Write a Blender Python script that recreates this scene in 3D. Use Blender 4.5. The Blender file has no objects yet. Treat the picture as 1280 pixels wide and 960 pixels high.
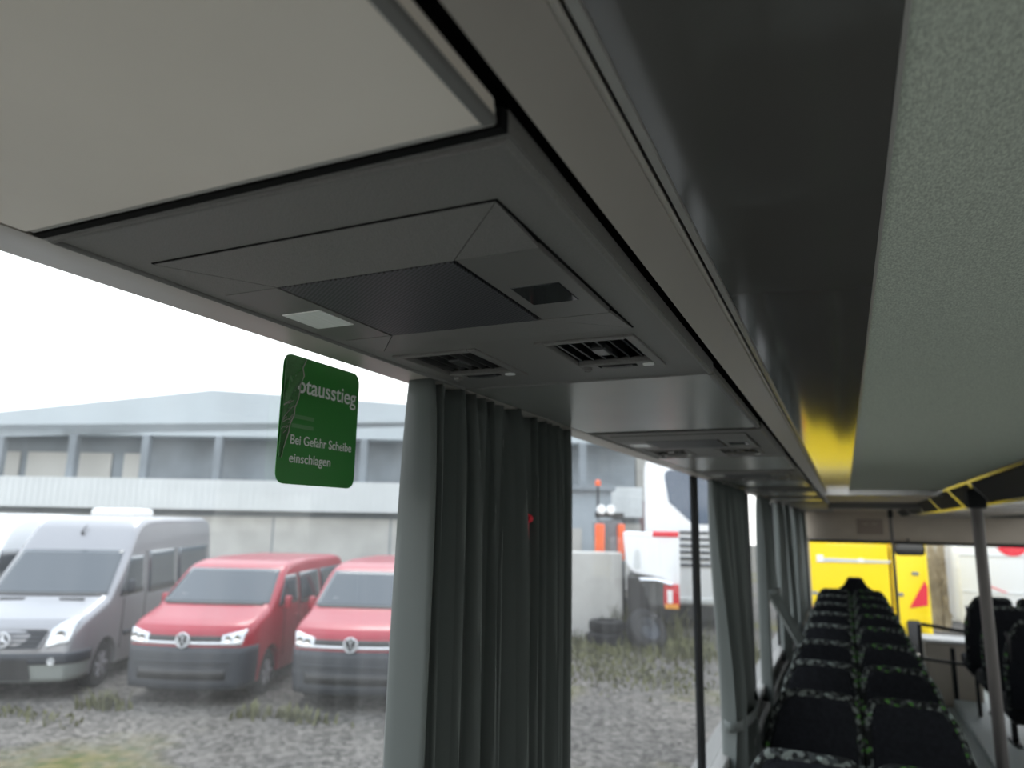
import bpy, bmesh, math, random
from mathutils import Vector, Matrix, Euler
random.seed(7)
PI = math.pi
scene = bpy.context.scene
COL = scene.collection
CZ = 2.72                       # camera height above the yard
def Z(z): return z + CZ         # height relative to the lens -> world height
# ------------------------------------------------------------------ camera
RX = Vector((0.90970463, -0.06140956, -0.41069009))
RY = Vector((0.41487927, 0.17652315, 0.8925888))
RZ = Vector((0.01768282, -0.98237897, 0.18606148))
F = 895.0
def ray(px, py):
    d = Vector((px - 640, py - 480, F))
    return Vector((RX.dot(d), RY.dot(d), RZ.dot(d)))
def on_y(px, py, y):
    w = ray(px, py); w *= y / w.y; return Vector((w.x, w.y, w.z + CZ))
def on_x(px, py, x):
    w = ray(px, py); w *= x / w.x; return Vector((w.x, w.y, w.z + CZ))
FW = Vector((RX.z, RY.z, 0)).normalized()
LW = Vector((FW.y, -FW.x, 0))
def on_d(px, py, D):
    w = ray(px, py); w *= D / w.dot(FW); return Vector((w.x, w.y, w.z + CZ))
cam = bpy.data.cameras.new('camera'); co = bpy.data.objects.new('camera', cam); COL.objects.link(co)
m = Matrix(((RX.x, -RX.y, -RX.z, 0), (RY.x, -RY.y, -RY.z, 0), (RZ.x, -RZ.y, -RZ.z, CZ), (0, 0, 0, 1)))
co.matrix_world = m
cam.sensor_width = 36; cam.sensor_fit = 'HORIZONTAL'; cam.lens = F / 1280 * 36
cam.clip_start = .02; cam.clip_end = 400
cam.dof.use_dof = True; cam.dof.focus_distance = .62; cam.dof.aperture_fstop = 6.8
scene.camera = co
# ------------------------------------------------------------------ materials
def mat(name, col, rough=.6, metal=0, spec=.5, var=0, vscale=8, bump=0, bscale=200, trans=0, sheen=0, coat=0, vdetail=4, stretch=None):
    M = bpy.data.materials.new(name); M.use_nodes = True
    nt = M.node_tree; b = nt.nodes['Principled BSDF']
    b.inputs['Base Color'].default_value = (*col, 1); b.inputs['Roughness'].default_value = rough
    b.inputs['Metallic'].default_value = metal; b.inputs['Specular IOR Level'].default_value = spec
    if sheen: b.inputs['Sheen Weight'].default_value = sheen
    if coat: b.inputs['Coat Weight'].default_value = coat; b.inputs['Coat Roughness'].default_value = .08
    tc = nt.nodes.new('ShaderNodeTexCoord'); src = tc.outputs['Object']
    if stretch:
        mp = nt.nodes.new('ShaderNodeMapping'); mp.inputs['Scale'].default_value = stretch
        nt.links.new(src, mp.inputs['Vector']); src = mp.outputs['Vector']
    if var:
        n = nt.nodes.new('ShaderNodeTexNoise'); n.inputs['Scale'].default_value = vscale; n.inputs['Detail'].default_value = vdetail
        nt.links.new(src, n.inputs['Vector'])
        r = nt.nodes.new('ShaderNodeValToRGB')
        r.color_ramp.elements[0].position = .3; r.color_ramp.elements[1].position = .7
        r.color_ramp.elements[0].color = (*[max(0, c * (1 - var)) for c in col], 1)
        r.color_ramp.elements[1].color = (*[min(1, c * (1 + var)) for c in col], 1)
        nt.links.new(n.outputs['Fac'], r.inputs['Fac']); nt.links.new(r.outputs['Color'], b.inputs['Base Color'])
    if bump:
        n = nt.nodes.new('ShaderNodeTexNoise'); n.inputs['Scale'].default_value = bscale; n.inputs['Detail'].default_value = 3
        nt.links.new(src, n.inputs['Vector'])
        bp = nt.nodes.new('ShaderNodeBump'); bp.inputs['Strength'].default_value = bump; bp.inputs['Distance'].default_value = .002
        nt.links.new(n.outputs['Fac'], bp.inputs['Height']); nt.links.new(bp.outputs['Normal'], b.inputs['Normal'])
    return M
def ramp_pattern(name, tex, cols, rough=.9, scale=40, bump=0):
    M = mat(name, (.02, .02, .02), rough, spec=.2); nt = M.node_tree; b = nt.nodes['Principled BSDF']
    tc = nt.nodes.new('ShaderNodeTexCoord'); v = nt.nodes.new(tex); v.inputs['Scale'].default_value = scale
    nt.links.new(tc.outputs['Object'], v.inputs['Vector'])
    sp = nt.nodes.new('ShaderNodeSeparateColor'); nt.links.new(v.outputs['Color'], sp.inputs['Color'])
    r = nt.nodes.new('ShaderNodeValToRGB'); r.color_ramp.interpolation = 'CONSTANT'
    el = r.color_ramp.elements
    for i, (p, c) in enumerate(cols):
        e = el[i] if i < 2 else el.new(p)
        e.position = p; e.color = (*c, 1)
    nt.links.new(sp.outputs['Red'], r.inputs['Fac']); nt.links.new(r.outputs['Color'], b.inputs['Base Color'])
    return M
def glass(name, tint=(.94, .95, .945), haze=.07, refl=.1, streak=True):
    M = bpy.data.materials.new(name); M.use_nodes = True; nt = M.node_tree; nt.nodes.clear(); N = nt.nodes.new; K = nt.links.new
    out = N('ShaderNodeOutputMaterial'); tr = N('ShaderNodeBsdfTransparent'); tr.inputs['Color'].default_value = (*tint, 1)
    tl = N('ShaderNodeBsdfTranslucent'); tl.inputs['Color'].default_value = (.9, .9, .88, 1)
    gl = N('ShaderNodeBsdfGlossy'); gl.inputs['Roughness'].default_value = .02
    m1 = N('ShaderNodeMixShader'); m1.inputs['Fac'].default_value = haze; K(tr.outputs[0], m1.inputs[1]); K(tl.outputs[0], m1.inputs[2])
    if streak:
        tc = N('ShaderNodeTexCoord'); mp = N('ShaderNodeMapping'); mp.inputs['Scale'].default_value = (18, 18, 1.3)
        n = N('ShaderNodeTexNoise'); n.inputs['Scale'].default_value = 1.6; n.inputs['Detail'].default_value = 6
        K(tc.outputs['Object'], mp.inputs['Vector']); K(mp.outputs['Vector'], n.inputs['Vector'])
        mr = N('ShaderNodeMapRange'); mr.inputs[1].default_value = .35; mr.inputs[2].default_value = .75
        mr.inputs[3].default_value = haze * .6; mr.inputs[4].default_value = haze * 1.7
        K(n.outputs['Fac'], mr.inputs[0]); K(mr.outputs[0], m1.inputs['Fac'])
    fr = N('ShaderNodeFresnel'); fr.inputs['IOR'].default_value = 1.45
    ml = N('ShaderNodeMath'); ml.operation = 'MULTIPLY'; ml.inputs[1].default_value = refl * 10; K(fr.outputs[0], ml.inputs[0])
    m2 = N('ShaderNodeMixShader'); K(ml.outputs[0], m2.inputs['Fac']); K(m1.outputs[0], m2.inputs[1]); K(gl.outputs[0], m2.inputs[2])
    K(m2.outputs[0], out.inputs['Surface'])
    return M
M = {}
M['panel_beige'] = mat('light_panel_laminate', (.86, .78, .69), .38, spec=.5, var=.05, vscale=5, bump=.02, bscale=60)  # paler than the other overhead boards: reflected window light put into the colour
M['panel_grain'] = mat('grained_grey_plastic', (.185, .176, .167), .5, spec=.45, var=.12, vscale=700, bump=.35, bscale=900)
M['panel_smooth'] = mat('smooth_grey_plastic', (.155, .148, .14), .42, spec=.5)
M['trim_grey'] = mat('grey_trim', (.42, .40, .375), .3, spec=.5)
M['strip_grey'] = mat('brownish_grey_strip', (.46, .42, .38), .38, spec=.5, var=.03)
M['duct_dark'] = mat('dark_glossy_duct', (.115, .108, .10), .09, spec=.8, var=.05, vscale=3)
M['black'] = mat('black_plastic', (.012, .012, .013), .45)
M['seam'] = mat('dark_seam', (.008, .008, .008), .8, spec=.1)
M['steel'] = mat('brushed_steel', (.55, .55, .55), .18, metal=1)
M['pole'] = mat('grey_pole_coating', (.12, .11, .105), .4, metal=.3)
M['lens'] = mat('frosted_lens', (.95, .95, .92), .25, spec=.6, var=.06, vscale=400, stretch=(1, .05, 1))
M['dark_lens'] = mat('dark_glossy_lens', (.02, .021, .023), .05, spec=.9)
M['white_plastic'] = mat('white_plastic', (.8, .8, .78), .4)
M['white_paint'] = mat('white_paint', (.82, .83, .84), .25, spec=.5, coat=.3)
M['seat_black'] = mat('black_seat_fabric', (.011, .012, .015), .95, spec=.15, var=.3, vscale=60, sheen=.05)
M['seat_trim'] = ramp_pattern('patterned_seat_trim', 'ShaderNodeTexVoronoi', [(0, (.010, .011, .011)), (.5, (.035, .04, .04)), (.72, (.12, .135, .125)), (.9, (.06, .17, .035)), (.97, (.2, .24, .22))], scale=60)
M['fabric_ceiling'] = mat('grey_green_felt', (.60, .63, .54), .95, spec=.1, var=.26, vscale=620, bump=.12, bscale=700, stretch=(1, .4, 1), vdetail=6)
M['beige_wall'] = mat('beige_laminate', (.62, .54, .45), .5, spec=.3, var=.04)
M['lino'] = mat('turquoise_grey_lino', (.47, .51, .475), .5, var=.08, vscale=60)
M['wall_grey'] = mat('grey_side_lining', (.42, .39, .35), .7, var=.05)
M['slat'] = mat('satin_dark_slat', (.04, .04, .04), .28)
M['bin_dark'] = mat('matte_dark_bin', (.07, .067, .063), .75, spec=.15)
M['wall_left'] = mat('grey_coach_side', (.17, .17, .165), .7)
M['badge'] = mat('bright_badge_chrome', (.75, .76, .78), .35, metal=.35)
M['rim'] = mat('grey_wheel_rim', (.22, .22, .23), .5, metal=.3)
M['rubber'] = mat('black_rubber', (.015, .015, .016), .75, spec=.3, var=.2, vscale=30)
M['frame_dark'] = mat('dark_window_frame', (.02, .022, .023), .6, spec=.2)
M['sill'] = mat('grey_sill_metal', (.22, .22, .215), .5, metal=.3)
M['glass_side'] = glass('dusty_side_glass', haze=.024, refl=.010)
M['glass_front'] = glass('clear_screen_glass', haze=.008, refl=.04, streak=False)
M['glass_clean'] = glass('clear_glass', haze=.02, refl=.08, streak=False)
M['red_paint'] = mat('red_van_paint', (.29, .012, .027), .35, spec=.4, coat=.3)
M['silver_paint'] = mat('silver_van_paint', (.24, .24, .252), .32, metal=.3, coat=.5)
M['bumper'] = mat('grey_bumper_plastic', (.026, .03, .038), .55, var=.1)
M['van_glass'] = mat('dark_van_glass', (.035, .045, .055), .06, spec=.9)
M['lamp_glass'] = mat('headlamp_glass', (.6, .62, .64), .12, spec=.8, metal=.4, var=.3, vscale=9)
M['chrome'] = mat('chrome', (.8, .8, .82), .12, metal=1)
M['concrete'] = mat('pale_concrete', (.46, .455, .43), .9, spec=.1, var=.1, vscale=1.2)
M['clad_blue'] = mat('pale_blue_cladding', (.42, .465, .49), .6, var=.04, vscale=.6)
M['clad_light'] = mat('light_ribbed_cladding', (.56, .58, .58), .6, var=.05, vscale=.7)
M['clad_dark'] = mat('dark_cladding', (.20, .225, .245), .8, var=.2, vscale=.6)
M['clad_cream'] = mat('cream_cladding', (.42, .41, .38), .7)
M['orange'] = mat('orange_paint', (.85, .12, .02), .4)
M['yellow'] = mat('yellow_truck_paint', (.92, .66, .0), .35, spec=.4)
M['red'] = mat('red_sign_paint', (.70, .015, .035), .45)
M['tan'] = mat('dry_tan_twig', (.46, .38, .25), .9, var=.25, vscale=4)
M['green_sign'] = mat('green_sticker_vinyl', (.03, .22, .035), .35, spec=.5)
M['sign_text'] = mat('grey_white_print', (.75, .77, .75), .5)
M['sign_faint'] = mat('worn_grey_print', (.12, .28, .12), .5)
M['film'] = mat('crumpled_film', (.07, .20, .07), .22, spec=.7, bump=.6, bscale=130, stretch=(1, 1, 3))
M['grass'] = mat('weed_green', (.09, .09, .035), .9, var=.4, vscale=3)
M['tail_red'] = mat('tail_lamp_red', (.55, .01, .02), .2)
M['plate_amber'] = mat('amber_lamp', (.7, .3, .04), .3)
# ground: gravel with weeds showing through
def ground_mat():
    g = mat('gravel_yard', (.2, .19, .18), .95, spec=.1); nt = g.node_tree; b = nt.nodes['Principled BSDF']; N = nt.nodes.new; K = nt.links.new
    tc = N('ShaderNodeTexCoord')
    def noise(s, d=5):
        n = N('ShaderNodeTexNoise'); n.inputs['Scale'].default_value = s; n.inputs['Detail'].default_value = d; K(tc.outputs['Object'], n.inputs['Vector']); return n.outputs['Fac']
    def ramp(f, a, c, p0=.35, p1=.65):
        r = N('ShaderNodeValToRGB'); r.color_ramp.elements[0].position = p0; r.color_ramp.elements[1].position = p1
        r.color_ramp.elements[0].color = (*a, 1); r.color_ramp.elements[1].color = (*c, 1); K(f, r.inputs['Fac']); return r.outputs['Color']
    v = N('ShaderNodeTexVoronoi'); v.inputs['Scale'].default_value = 16; K(tc.outputs['Object'], v.inputs['Vector'])
    sp = N('ShaderNodeSeparateColor'); K(v.outputs['Color'], sp.inputs['Color'])
    stones = ramp(sp.outputs['Red'], (.05, .0475, .044), (.165, .155, .145), 0, 1)
    big = ramp(noise(.5), (.75, .75, .75), (1.15, 1.12, 1.08), .3, .7)
    mx = N('ShaderNodeMix'); mx.data_type = 'RGBA'; mx.blend_type = 'MULTIPLY'; mx.inputs['Factor'].default_value = 1; K(stones, mx.inputs['A']); K(big, mx.inputs['B'])
    weeds = ramp(noise(6), (.06, .075, .022), (.15, .125, .055), .35, .65)
    sy = N('ShaderNodeSeparateXYZ'); K(tc.outputs['Object'], sy.inputs['Vector'])
    fac = ramp(noise(.32, 8), (0, 0, 0), (1, 1, 1), .55, .66)
    m2 = N('ShaderNodeMix'); m2.data_type = 'RGBA'; K(fac, m2.inputs['Factor']); K(mx.outputs['Result'], m2.inputs['A']); K(weeds, m2.inputs['B'])
    K(m2.outputs['Result'], b.inputs['Base Color'])
    return g
M['ground'] = ground_mat()
def curtain_mat():
    c = bpy.data.materials.new('grey_green_curtain_cloth'); c.use_nodes = True; nt = c.node_tree; nt.nodes.clear(); N = nt.nodes.new; K = nt.links.new
    out = N('ShaderNodeOutputMaterial'); p = N('ShaderNodeBsdfPrincipled'); p.inputs['Base Color'].default_value = (.135, .152, .145, 1); p.inputs['Roughness'].default_value = .48
    p.inputs['Sheen Weight'].default_value = .2; p.inputs['Specular IOR Level'].default_value = .3
    t = N('ShaderNodeBsdfTranslucent'); t.inputs['Color'].default_value = (.24, .31, .29, 1)
    mx = N('ShaderNodeMixShader'); mx.inputs['Fac'].default_value = .2
    K(p.outputs[0], mx.inputs[1]); K(t.outputs[0], mx.inputs[2]); K(mx.outputs[0], out.inputs['Surface'])
    return c
M['curtain'] = curtain_mat()
def grille_mat():
    g = mat('perforated_speaker_mesh', (.05, .05, .06), .5); nt = g.node_tree; b = nt.nodes['Principled BSDF']; N = nt.nodes.new; K = nt.links.new
    tc = N('ShaderNodeTexCoord'); mp = N('ShaderNodeMapping'); mp.inputs['Rotation'].default_value = (0, 0, .62); mp.inputs['Scale'].default_value = (1, 1, 0)
    v = N('ShaderNodeTexVoronoi'); v.inputs['Scale'].default_value = 330; v.inputs['Randomness'].default_value = 0
    K(tc.outputs['Object'], mp.inputs['Vector']); K(mp.outputs['Vector'], v.inputs['Vector'])
    r = N('ShaderNodeValToRGB'); r.color_ramp.elements[0].position = .28; r.color_ramp.elements[1].position = .42
    r.color_ramp.elements[0].color = (.004, .004, .005, 1); r.color_ramp.elements[1].color = (.07, .07, .078, 1)
    K(v.outputs['Distance'], r.inputs['Fac']); K(r.outputs['Color'], b.inputs['Base Color'])
    return g
M['speaker'] = grille_mat()
# ------------------------------------------------------------------ mesh helpers
class MB:
    def __init__(s): s.bm = bmesh.new(); s.smooth = False
    def box(s, lo, hi, bevel=0, seg=2, rot=None):
        lo, hi = Vector(lo), Vector(hi); c = (lo + hi) / 2; d = hi - lo
        b = bmesh.new(); bmesh.ops.create_cube(b, size=1)
        for v in b.verts: v.co = Vector((v.co.x * d.x, v.co.y * d.y, v.co.z * d.z))
        if bevel: bmesh.ops.bevel(b, geom=b.edges[:], offset=bevel, segments=seg, affect='EDGES', profile=.5)
        for v in b.verts: v.co = (rot @ v.co if rot else v.co) + c
        s.add(b); return s
    def add(s, b):
        me = bpy.data.meshes.new('tmp'); b.to_mesh(me); b.free(); s.bm.from_mesh(me); bpy.data.meshes.remove(me)
    def prism(s, pts, h, bevel=0, seg=2):
        """pts: 3D polygon, h: extrusion vector"""
        b = bmesh.new(); h = Vector(h)
        a = [b.verts.new(p) for p in pts]; c = [b.verts.new(Vector(p) + h) for p in pts]
        b.faces.new(a); b.faces.new(c[::-1]); n = len(pts)
        for i in range(n): b.faces.new((a[i], c[i], c[(i + 1) % n], a[(i + 1) % n]))
        bmesh.ops.recalc_face_normals(b, faces=b.faces[:])
        if bevel: bmesh.ops.bevel(b, geom=b.edges[:], offset=bevel, segments=seg, affect='EDGES', profile=.5)
        s.add(b); return s
    def tube(s, pts, r, seg=10, closed=False, caps=True):
        pts = [Vector(p) for p in pts]; n = len(pts); rings = []
        up = None
        for i, p in enumerate(pts):
            a = pts[i - 1] if (i or closed) else pts[i]; c = pts[(i + 1) % n] if (i < n - 1 or closed) else pts[i]
            t = (c - a).normalized()
            if up is None: up = t.orthogonal().normalized()
            up = (up - t * up.dot(t)).normalized(); q = t.cross(up)
            rr = r[i] if isinstance(r, (list, tuple)) else r
            rings.append([s.bm.verts.new(p + (up * math.cos(2 * PI * k / seg) + q * math.sin(2 * PI * k / seg)) * rr) for k in range(seg)])
        for i in range(n if closed else n - 1):
            A, B = rings[i], rings[(i + 1) % n]
            for k in range(seg): s.bm.faces.new((A[k], A[(k + 1) % seg], B[(k + 1) % seg], B[k]))
        if caps and not closed: s.bm.faces.new(rings[0][::-1]); s.bm.faces.new(rings[-1])
        return s
    def lathe(s, prof, c, axis='x', seg=24):
        """prof: (r, h) pairs round axis through c"""
        c = Vector(c); rings = []
        for r, h in prof:
            ring = []
            for k in range(seg):
                a = 2 * PI * k / seg; u, v = r * math.cos(a), r * math.sin(a)
                ring.append(s.bm.verts.new(c + (Vector((h, u, v)) if axis == 'x' else Vector((u, h, v)) if axis == 'y' else Vector((u, v, h)))))
            rings.append(ring)
        for A, B in zip(rings, rings[1:]):
            for k in range(seg): s.bm.faces.new((A[k], A[(k + 1) % seg], B[(k + 1) % seg], B[k]))
        if prof[0][0] > 1e-5: s.bm.faces.new(rings[0][::-1])
        if prof[-1][0] > 1e-5: s.bm.faces.new(rings[-1])
        return s
    def grid(s, fn, nu, nv):
        g = [[s.bm.verts.new(fn(i / nu, j / nv)) for j in range(nv + 1)] for i in range(nu + 1)]
        for i in range(nu):
            for j in range(nv): s.bm.faces.new((g[i][j], g[i + 1][j], g[i + 1][j + 1], g[i][j + 1]))
        return s
    def build(s, name, m, parent=None, smooth=False, loc=None, solid=0, weld=True, offs=-1):
        if weld: bmesh.ops.remove_doubles(s.bm, verts=s.bm.verts[:], dist=1e-5)
        bmesh.ops.recalc_face_normals(s.bm, faces=s.bm.faces[:])
        if loc is not None:
            for v in s.bm.verts: v.co -= Vector(loc)
        me = bpy.data.meshes.new(name); s.bm.to_mesh(me); s.bm.free()
        for p in me.polygons: p.use_smooth = bool(smooth)
        if smooth:
            try: me.set_sharp_from_angle(angle=math.radians(38))
            except Exception: pass
        me.materials.append(m)
        o = bpy.data.objects.new(name, me); COL.objects.link(o)
        if parent: o.parent = parent
        if loc is not None: o.location = loc
        if solid:
            md = o.modifiers.new('solid', 'SOLIDIFY'); md.thickness = solid; md.offset = offs
        return o
def tag(o, label=None, cat=None, group=None, kind=None):
    if label: o['label'] = label
    if cat: o['category'] = cat
    if group: o['group'] = group
    if kind: o['kind'] = kind
    return o
def thing(name, label, cat, loc=(0, 0, 0), rz=0, group=None):
    o = bpy.data.objects.new(name, None); COL.objects.link(o); o.location = loc; o.rotation_euler = (0, 0, rz); o.empty_display_size = .1
    return tag(o, label, cat, group)
def copy_tree(o, parent=None, kids=None):
    if kids is None:
        kids = {}
        for q in bpy.data.objects:
            if q.parent: kids.setdefault(q.parent.name, []).append(q)
    c = o.copy(); COL.objects.link(c)
    if parent: c.parent = parent
    for q in kids.get(o.name, []): copy_tree(q, c, kids)
    return c
def structure(o): o['kind'] = 'structure'; return o
def rounded(pts, r, n=5):
    """2-D polygon with rounded corners; r one radius or one per corner"""
    out = []; N = len(pts)
    for i in range(N):
        p = Vector(pts[i]); a = Vector(pts[i - 1]) - p; b = Vector(pts[(i + 1) % N]) - p
        rr = r[i] if isinstance(r, (list, tuple)) else r
        if rr <= 0: out.append(tuple(p)); continue
        ang = a.angle(b); d = min(rr / math.tan(ang / 2), a.length * .49, b.length * .49)
        A, B = p + a.normalized() * d, p + b.normalized() * d
        for k in range(n + 1):
            t = k / n; out.append(tuple(A * (1 - t) ** 2 + p * 2 * t * (1 - t) + B * t * t))
    return out
# ================================================================== the coach interior
g = MB(); g.bm.verts.ensure_lookup_table()
g.grid(lambda u, v: Vector((-90 + 180 * u, -60 + 160 * v, 0)), 40, 40)
structure(g.build('ground', M['ground']))
XL, XR = -.53, 2.02
YB, YF = -3.2, 10.2
structure(MB().box((XL - .07, YB, Z(-1.9)), (XR + .07, YF + .1, Z(-1.8))).build('floor', M['lino']))
PIL = [-1.55, 1.03, 2.84, 4.5, 6.25, 8.0]       # left window pillars
edges = [YB] + PIL + [YF]
w = MB().box((XL - .07, YB, .45), (XL, YF, Z(-.93)), .004); w.box((XL - .07, YB, Z(.205)), (XL, YF, Z(.62)))
structure(w.build('wall_left', M['wall_left']))
w = MB().box((XR, YB, .45), (XR + .07, YF, Z(-.93)), .004); w.box((XR, YB, Z(.205)), (XR + .07, YF, Z(.62)))
structure(w.build('wall_right', M['wall_grey']))
n = 0
for i, (a, b) in enumerate(zip(edges, edges[1:])):
    structure(MB().box((XL - .006, a, Z(-.93)), (XL - .001, b, Z(.205))).build('window_%d' % (i + 1), M['glass_side']))
    structure(MB().box((XR + .002, a, Z(-.93)), (XR + .007, b, Z(.205))).build('window_%d' % (i + 11), M['glass_clean']))
for i, y in enumerate(PIL):
    structure(MB().box((XL - .0005, y - .05, Z(-.95)), (XL + .014, y + .05, Z(.21)), .004).build('trim_%d' % (i + 1), M['frame_dark']))
    structure(MB().box((XR - .02, y - .045, Z(-.95)), (XR + .05, y + .045, Z(.21)), .008).build('trim_%d' % (i + 21), M['frame_dark']))
s = MB(); s.box((XL, YB, Z(-.965)), (XL + .05, YF - .05, Z(-.925)), .008); s.box((XL, YB, Z(-1.05)), (XL + .075, YF - .05, Z(-1.01)), .008)
structure(s.build('trim_40', M['sill']))
# roof, back wall, front wall
structure(MB().box((XL - .07, YB, Z(.56)), (XR + .07, YF + .1, Z(.62))).build('ceiling_roof', M['wall_grey']))
structure(MB().box((XL - .07, YB - .06, .45), (XR + .07, YB, Z(-.6))).build('wall_back', M['wall_grey']))
structure(MB().box((XL - .07, YB - .02, Z(-.6)), (XR + .07, YB - .015, Z(.3))).build('window_30', M['glass_clean']))
w = MB(); w.box((XL - .07, YF, Z(-.185)), (XR + .07, YF + .09, Z(.62))); w.box((XL - .07, YF, .45), (XR + .07, YF + .09, Z(-1.5)))
w.box((XL - .07, YF, Z(-1.55)), (-.435, YF + .09, Z(-.15)))
structure(w.build('wall_front', M['beige_wall']))
structure(MB().box((-.435, YF - .03, Z(-.215)), (XR, YF + .02, Z(-.18)), .004).build('trim_41', M['frame_dark']))
structure(MB().box((-.435, YF + .03, Z(-1.5)), (XR, YF + .036, Z(-.18))).build('window_31', M['glass_front']))
# felt ceiling
YC = 5.32
structure(MB().box((.0405, YB, Z(.232)), (.60, YC, Z(.26))).build('ceiling', M['fabric_ceiling']))
structure(MB().box((.0385, YB, Z(.2285)), (.0415, YC, Z(.25)), .0008).build('trim_42', M['trim_grey']))
c = MB(); c.box((-.13, YC + .03, Z(.205)), (.68, 7.15, Z(.26))); c.box((-.13, 7.25, Z(.19)), (.68, YF, Z(.26)))
structure(c.build('ceiling_front', M['beige_wall']))
c = MB(); c.box((-.13, YC - .005, Z(.196)), (.66, YC + .03, Z(.26)), .004)
structure(c.build('trim_43', M['steel']))
structure(MB().box((-.13, 7.15, Z(.15)), (.66, 7.25, Z(.26)), .01).build('trim_44', M['panel_smooth']))
# duct cover and the rail below it
def extr(name, prof, y0, y1, m, smooth=False):
    b = MB(); b.prism([(x, y0, Z(z)) for x, z in prof], (0, y1 - y0, 0)); return b.build(name, m, None, smooth)
tag(extr('duct_cover', [(-.0925, .2285), (.0385, .2285), (.0385, .26), (-.0925, .26)], YB + .02, YC - .01, M['duct_dark']),
    'long dark glossy duct cover between the felt ceiling and the bin rail', 'duct cover')
t = thing('bin_rail', 'long brownish grey rail running beside the black slot under the bin', 'rail', (0, 0, 0))
o = extr('face_strip', [(-.1190, .180), (-.1042, .2215), (-.1025, .2215), (-.1025, .25), (-.119, .25)], YB + .02, YF - .02, M['strip_grey']); o.parent = t
b = MB().tube([(-.1026, YB + .02, Z(.2235)), (-.1026, YF - .02, Z(.2235))], .0026, 10); b.build('bead', M['strip_grey'], t, True)
o = extr('ridge', [(-.0992, .2275), (-.0985, .2255), (-.0935, .2265), (-.0926, .230), (-.0926, .25), (-.0992, .25)], YB + .02, YF - .02, M['trim_grey']); o.parent = t
structure(extr('trim_45', [(-.126, .200), (-.118, .200), (-.118, .25), (-.126, .25)], YB, YF, M['seam']))
# outer window strip
t = tag(extr('window_head_strip', [(-.4555, .1725), (-.455, .1705), (-.502, .1705), (-.510, .176), (-.514, .186), (-.514, .215), (-.4555, .215)], YB + .02, YF - .02, M['strip_grey'], True),
    'brownish grey strip along the top of the coach windows', 'trim strip')
# ------------------------------------------------------------------ service panels
X0, X1 = -.4525, -.1265
PITCH = 1.085; PLEN = .562; PY0 = .266
def facet(pts, th=.004):
    b = MB(); b.prism(pts, (0, 0, th)); return b
def air_vent(root, xc, y0, y1, tilt, name='air_vent'):
    """coordinates relative to the panel's own origin"""
    w_, d_ = .1, y1 - y0
    b = MB(); zf = -.0022
    ix, iy0, iy1 = .0405, y0 + .009, y1 - .031
    b.box((xc - w_ / 2, y0, zf), (xc - ix, y1, .004), .001); b.box((xc + ix, y0, zf), (xc + w_ / 2, y1, .004), .001)
    b.box((xc - ix, y0, zf), (xc + ix, iy0, .004), .001); b.box((xc - ix, iy1, zf), (xc + ix, y1, .004), .001)
    f = b.build(name, M['panel_grain'], root)
    MB().box((xc - ix - .003, iy0 - .003, .0205), (xc + ix + .003, iy1 + .003, .0225)).build('duct_back', M['seam'], f)
    for k in range(6):
        x = xc - .0335 + k * .0134
        r = Matrix.Rotation(tilt, 3, 'Y')
        b = MB(); n = 10
        for lo, hi in ((0, 1),):
            # a slat with rounded far corner
            pr = rounded([(iy0, .0015), (iy1, .0015), (iy1, .017), (iy0, .017)], [0, .014, 0, 0])
            b.prism([Vector((x, 0, 0)) + r @ Vector((-.0008, p, z)) for p, z in pr], r @ Vector((.0016, 0, 0)))
        b.build('slat', M['slat'], f)
    b = MB(); b.box((xc - .008, (iy0 + iy1) / 2 - .012, -.0005), (xc + .008, (iy0 + iy1) / 2 + .018, .008), .002); b.build('blade_knob', M['slat'], f)
    b = MB(); b.box((xc - .021, iy1 + .0075, -.0026), (xc + .022, iy1 + .0175, .001), .0006); b.build('wheel_slot', M['seam'], f)
    b = MB(); pr = [((.0105 if k % 2 else .0096), 0) for k in range(2)]
    for k in range(14): b.box((xc - .017 + k * .0025, iy1 + .0072, -.0032 - .0013 * math.sin(PI * (k + .5) / 14)), (xc - .0155 + k * .0025, iy1 + .0182, .001), .0003)
    b.build('thumb_wheel', M['slat'], f)
    b = MB().lathe([(.0052, 0), (.0052, -.0035), (.0038, -.0042), (.0034, -.0034), (0, -.0034)], (xc - .034, iy1 + .0125, zf), 'z', 20); b.build('screw_ring', M['panel_smooth'], f, True)
    b = MB(); pr = rounded([(xc + .0285, iy1 + .008), (xc + .0405, iy1 + .008), (xc + .0405, iy1 + .0175), (xc + .0285, iy1 + .0175)], .0045)
    b.prism([(x, y, zf - .0014) for x, y in pr], (0, 0, .003)); b.build('white_button', M['white_plastic'], f)
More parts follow.
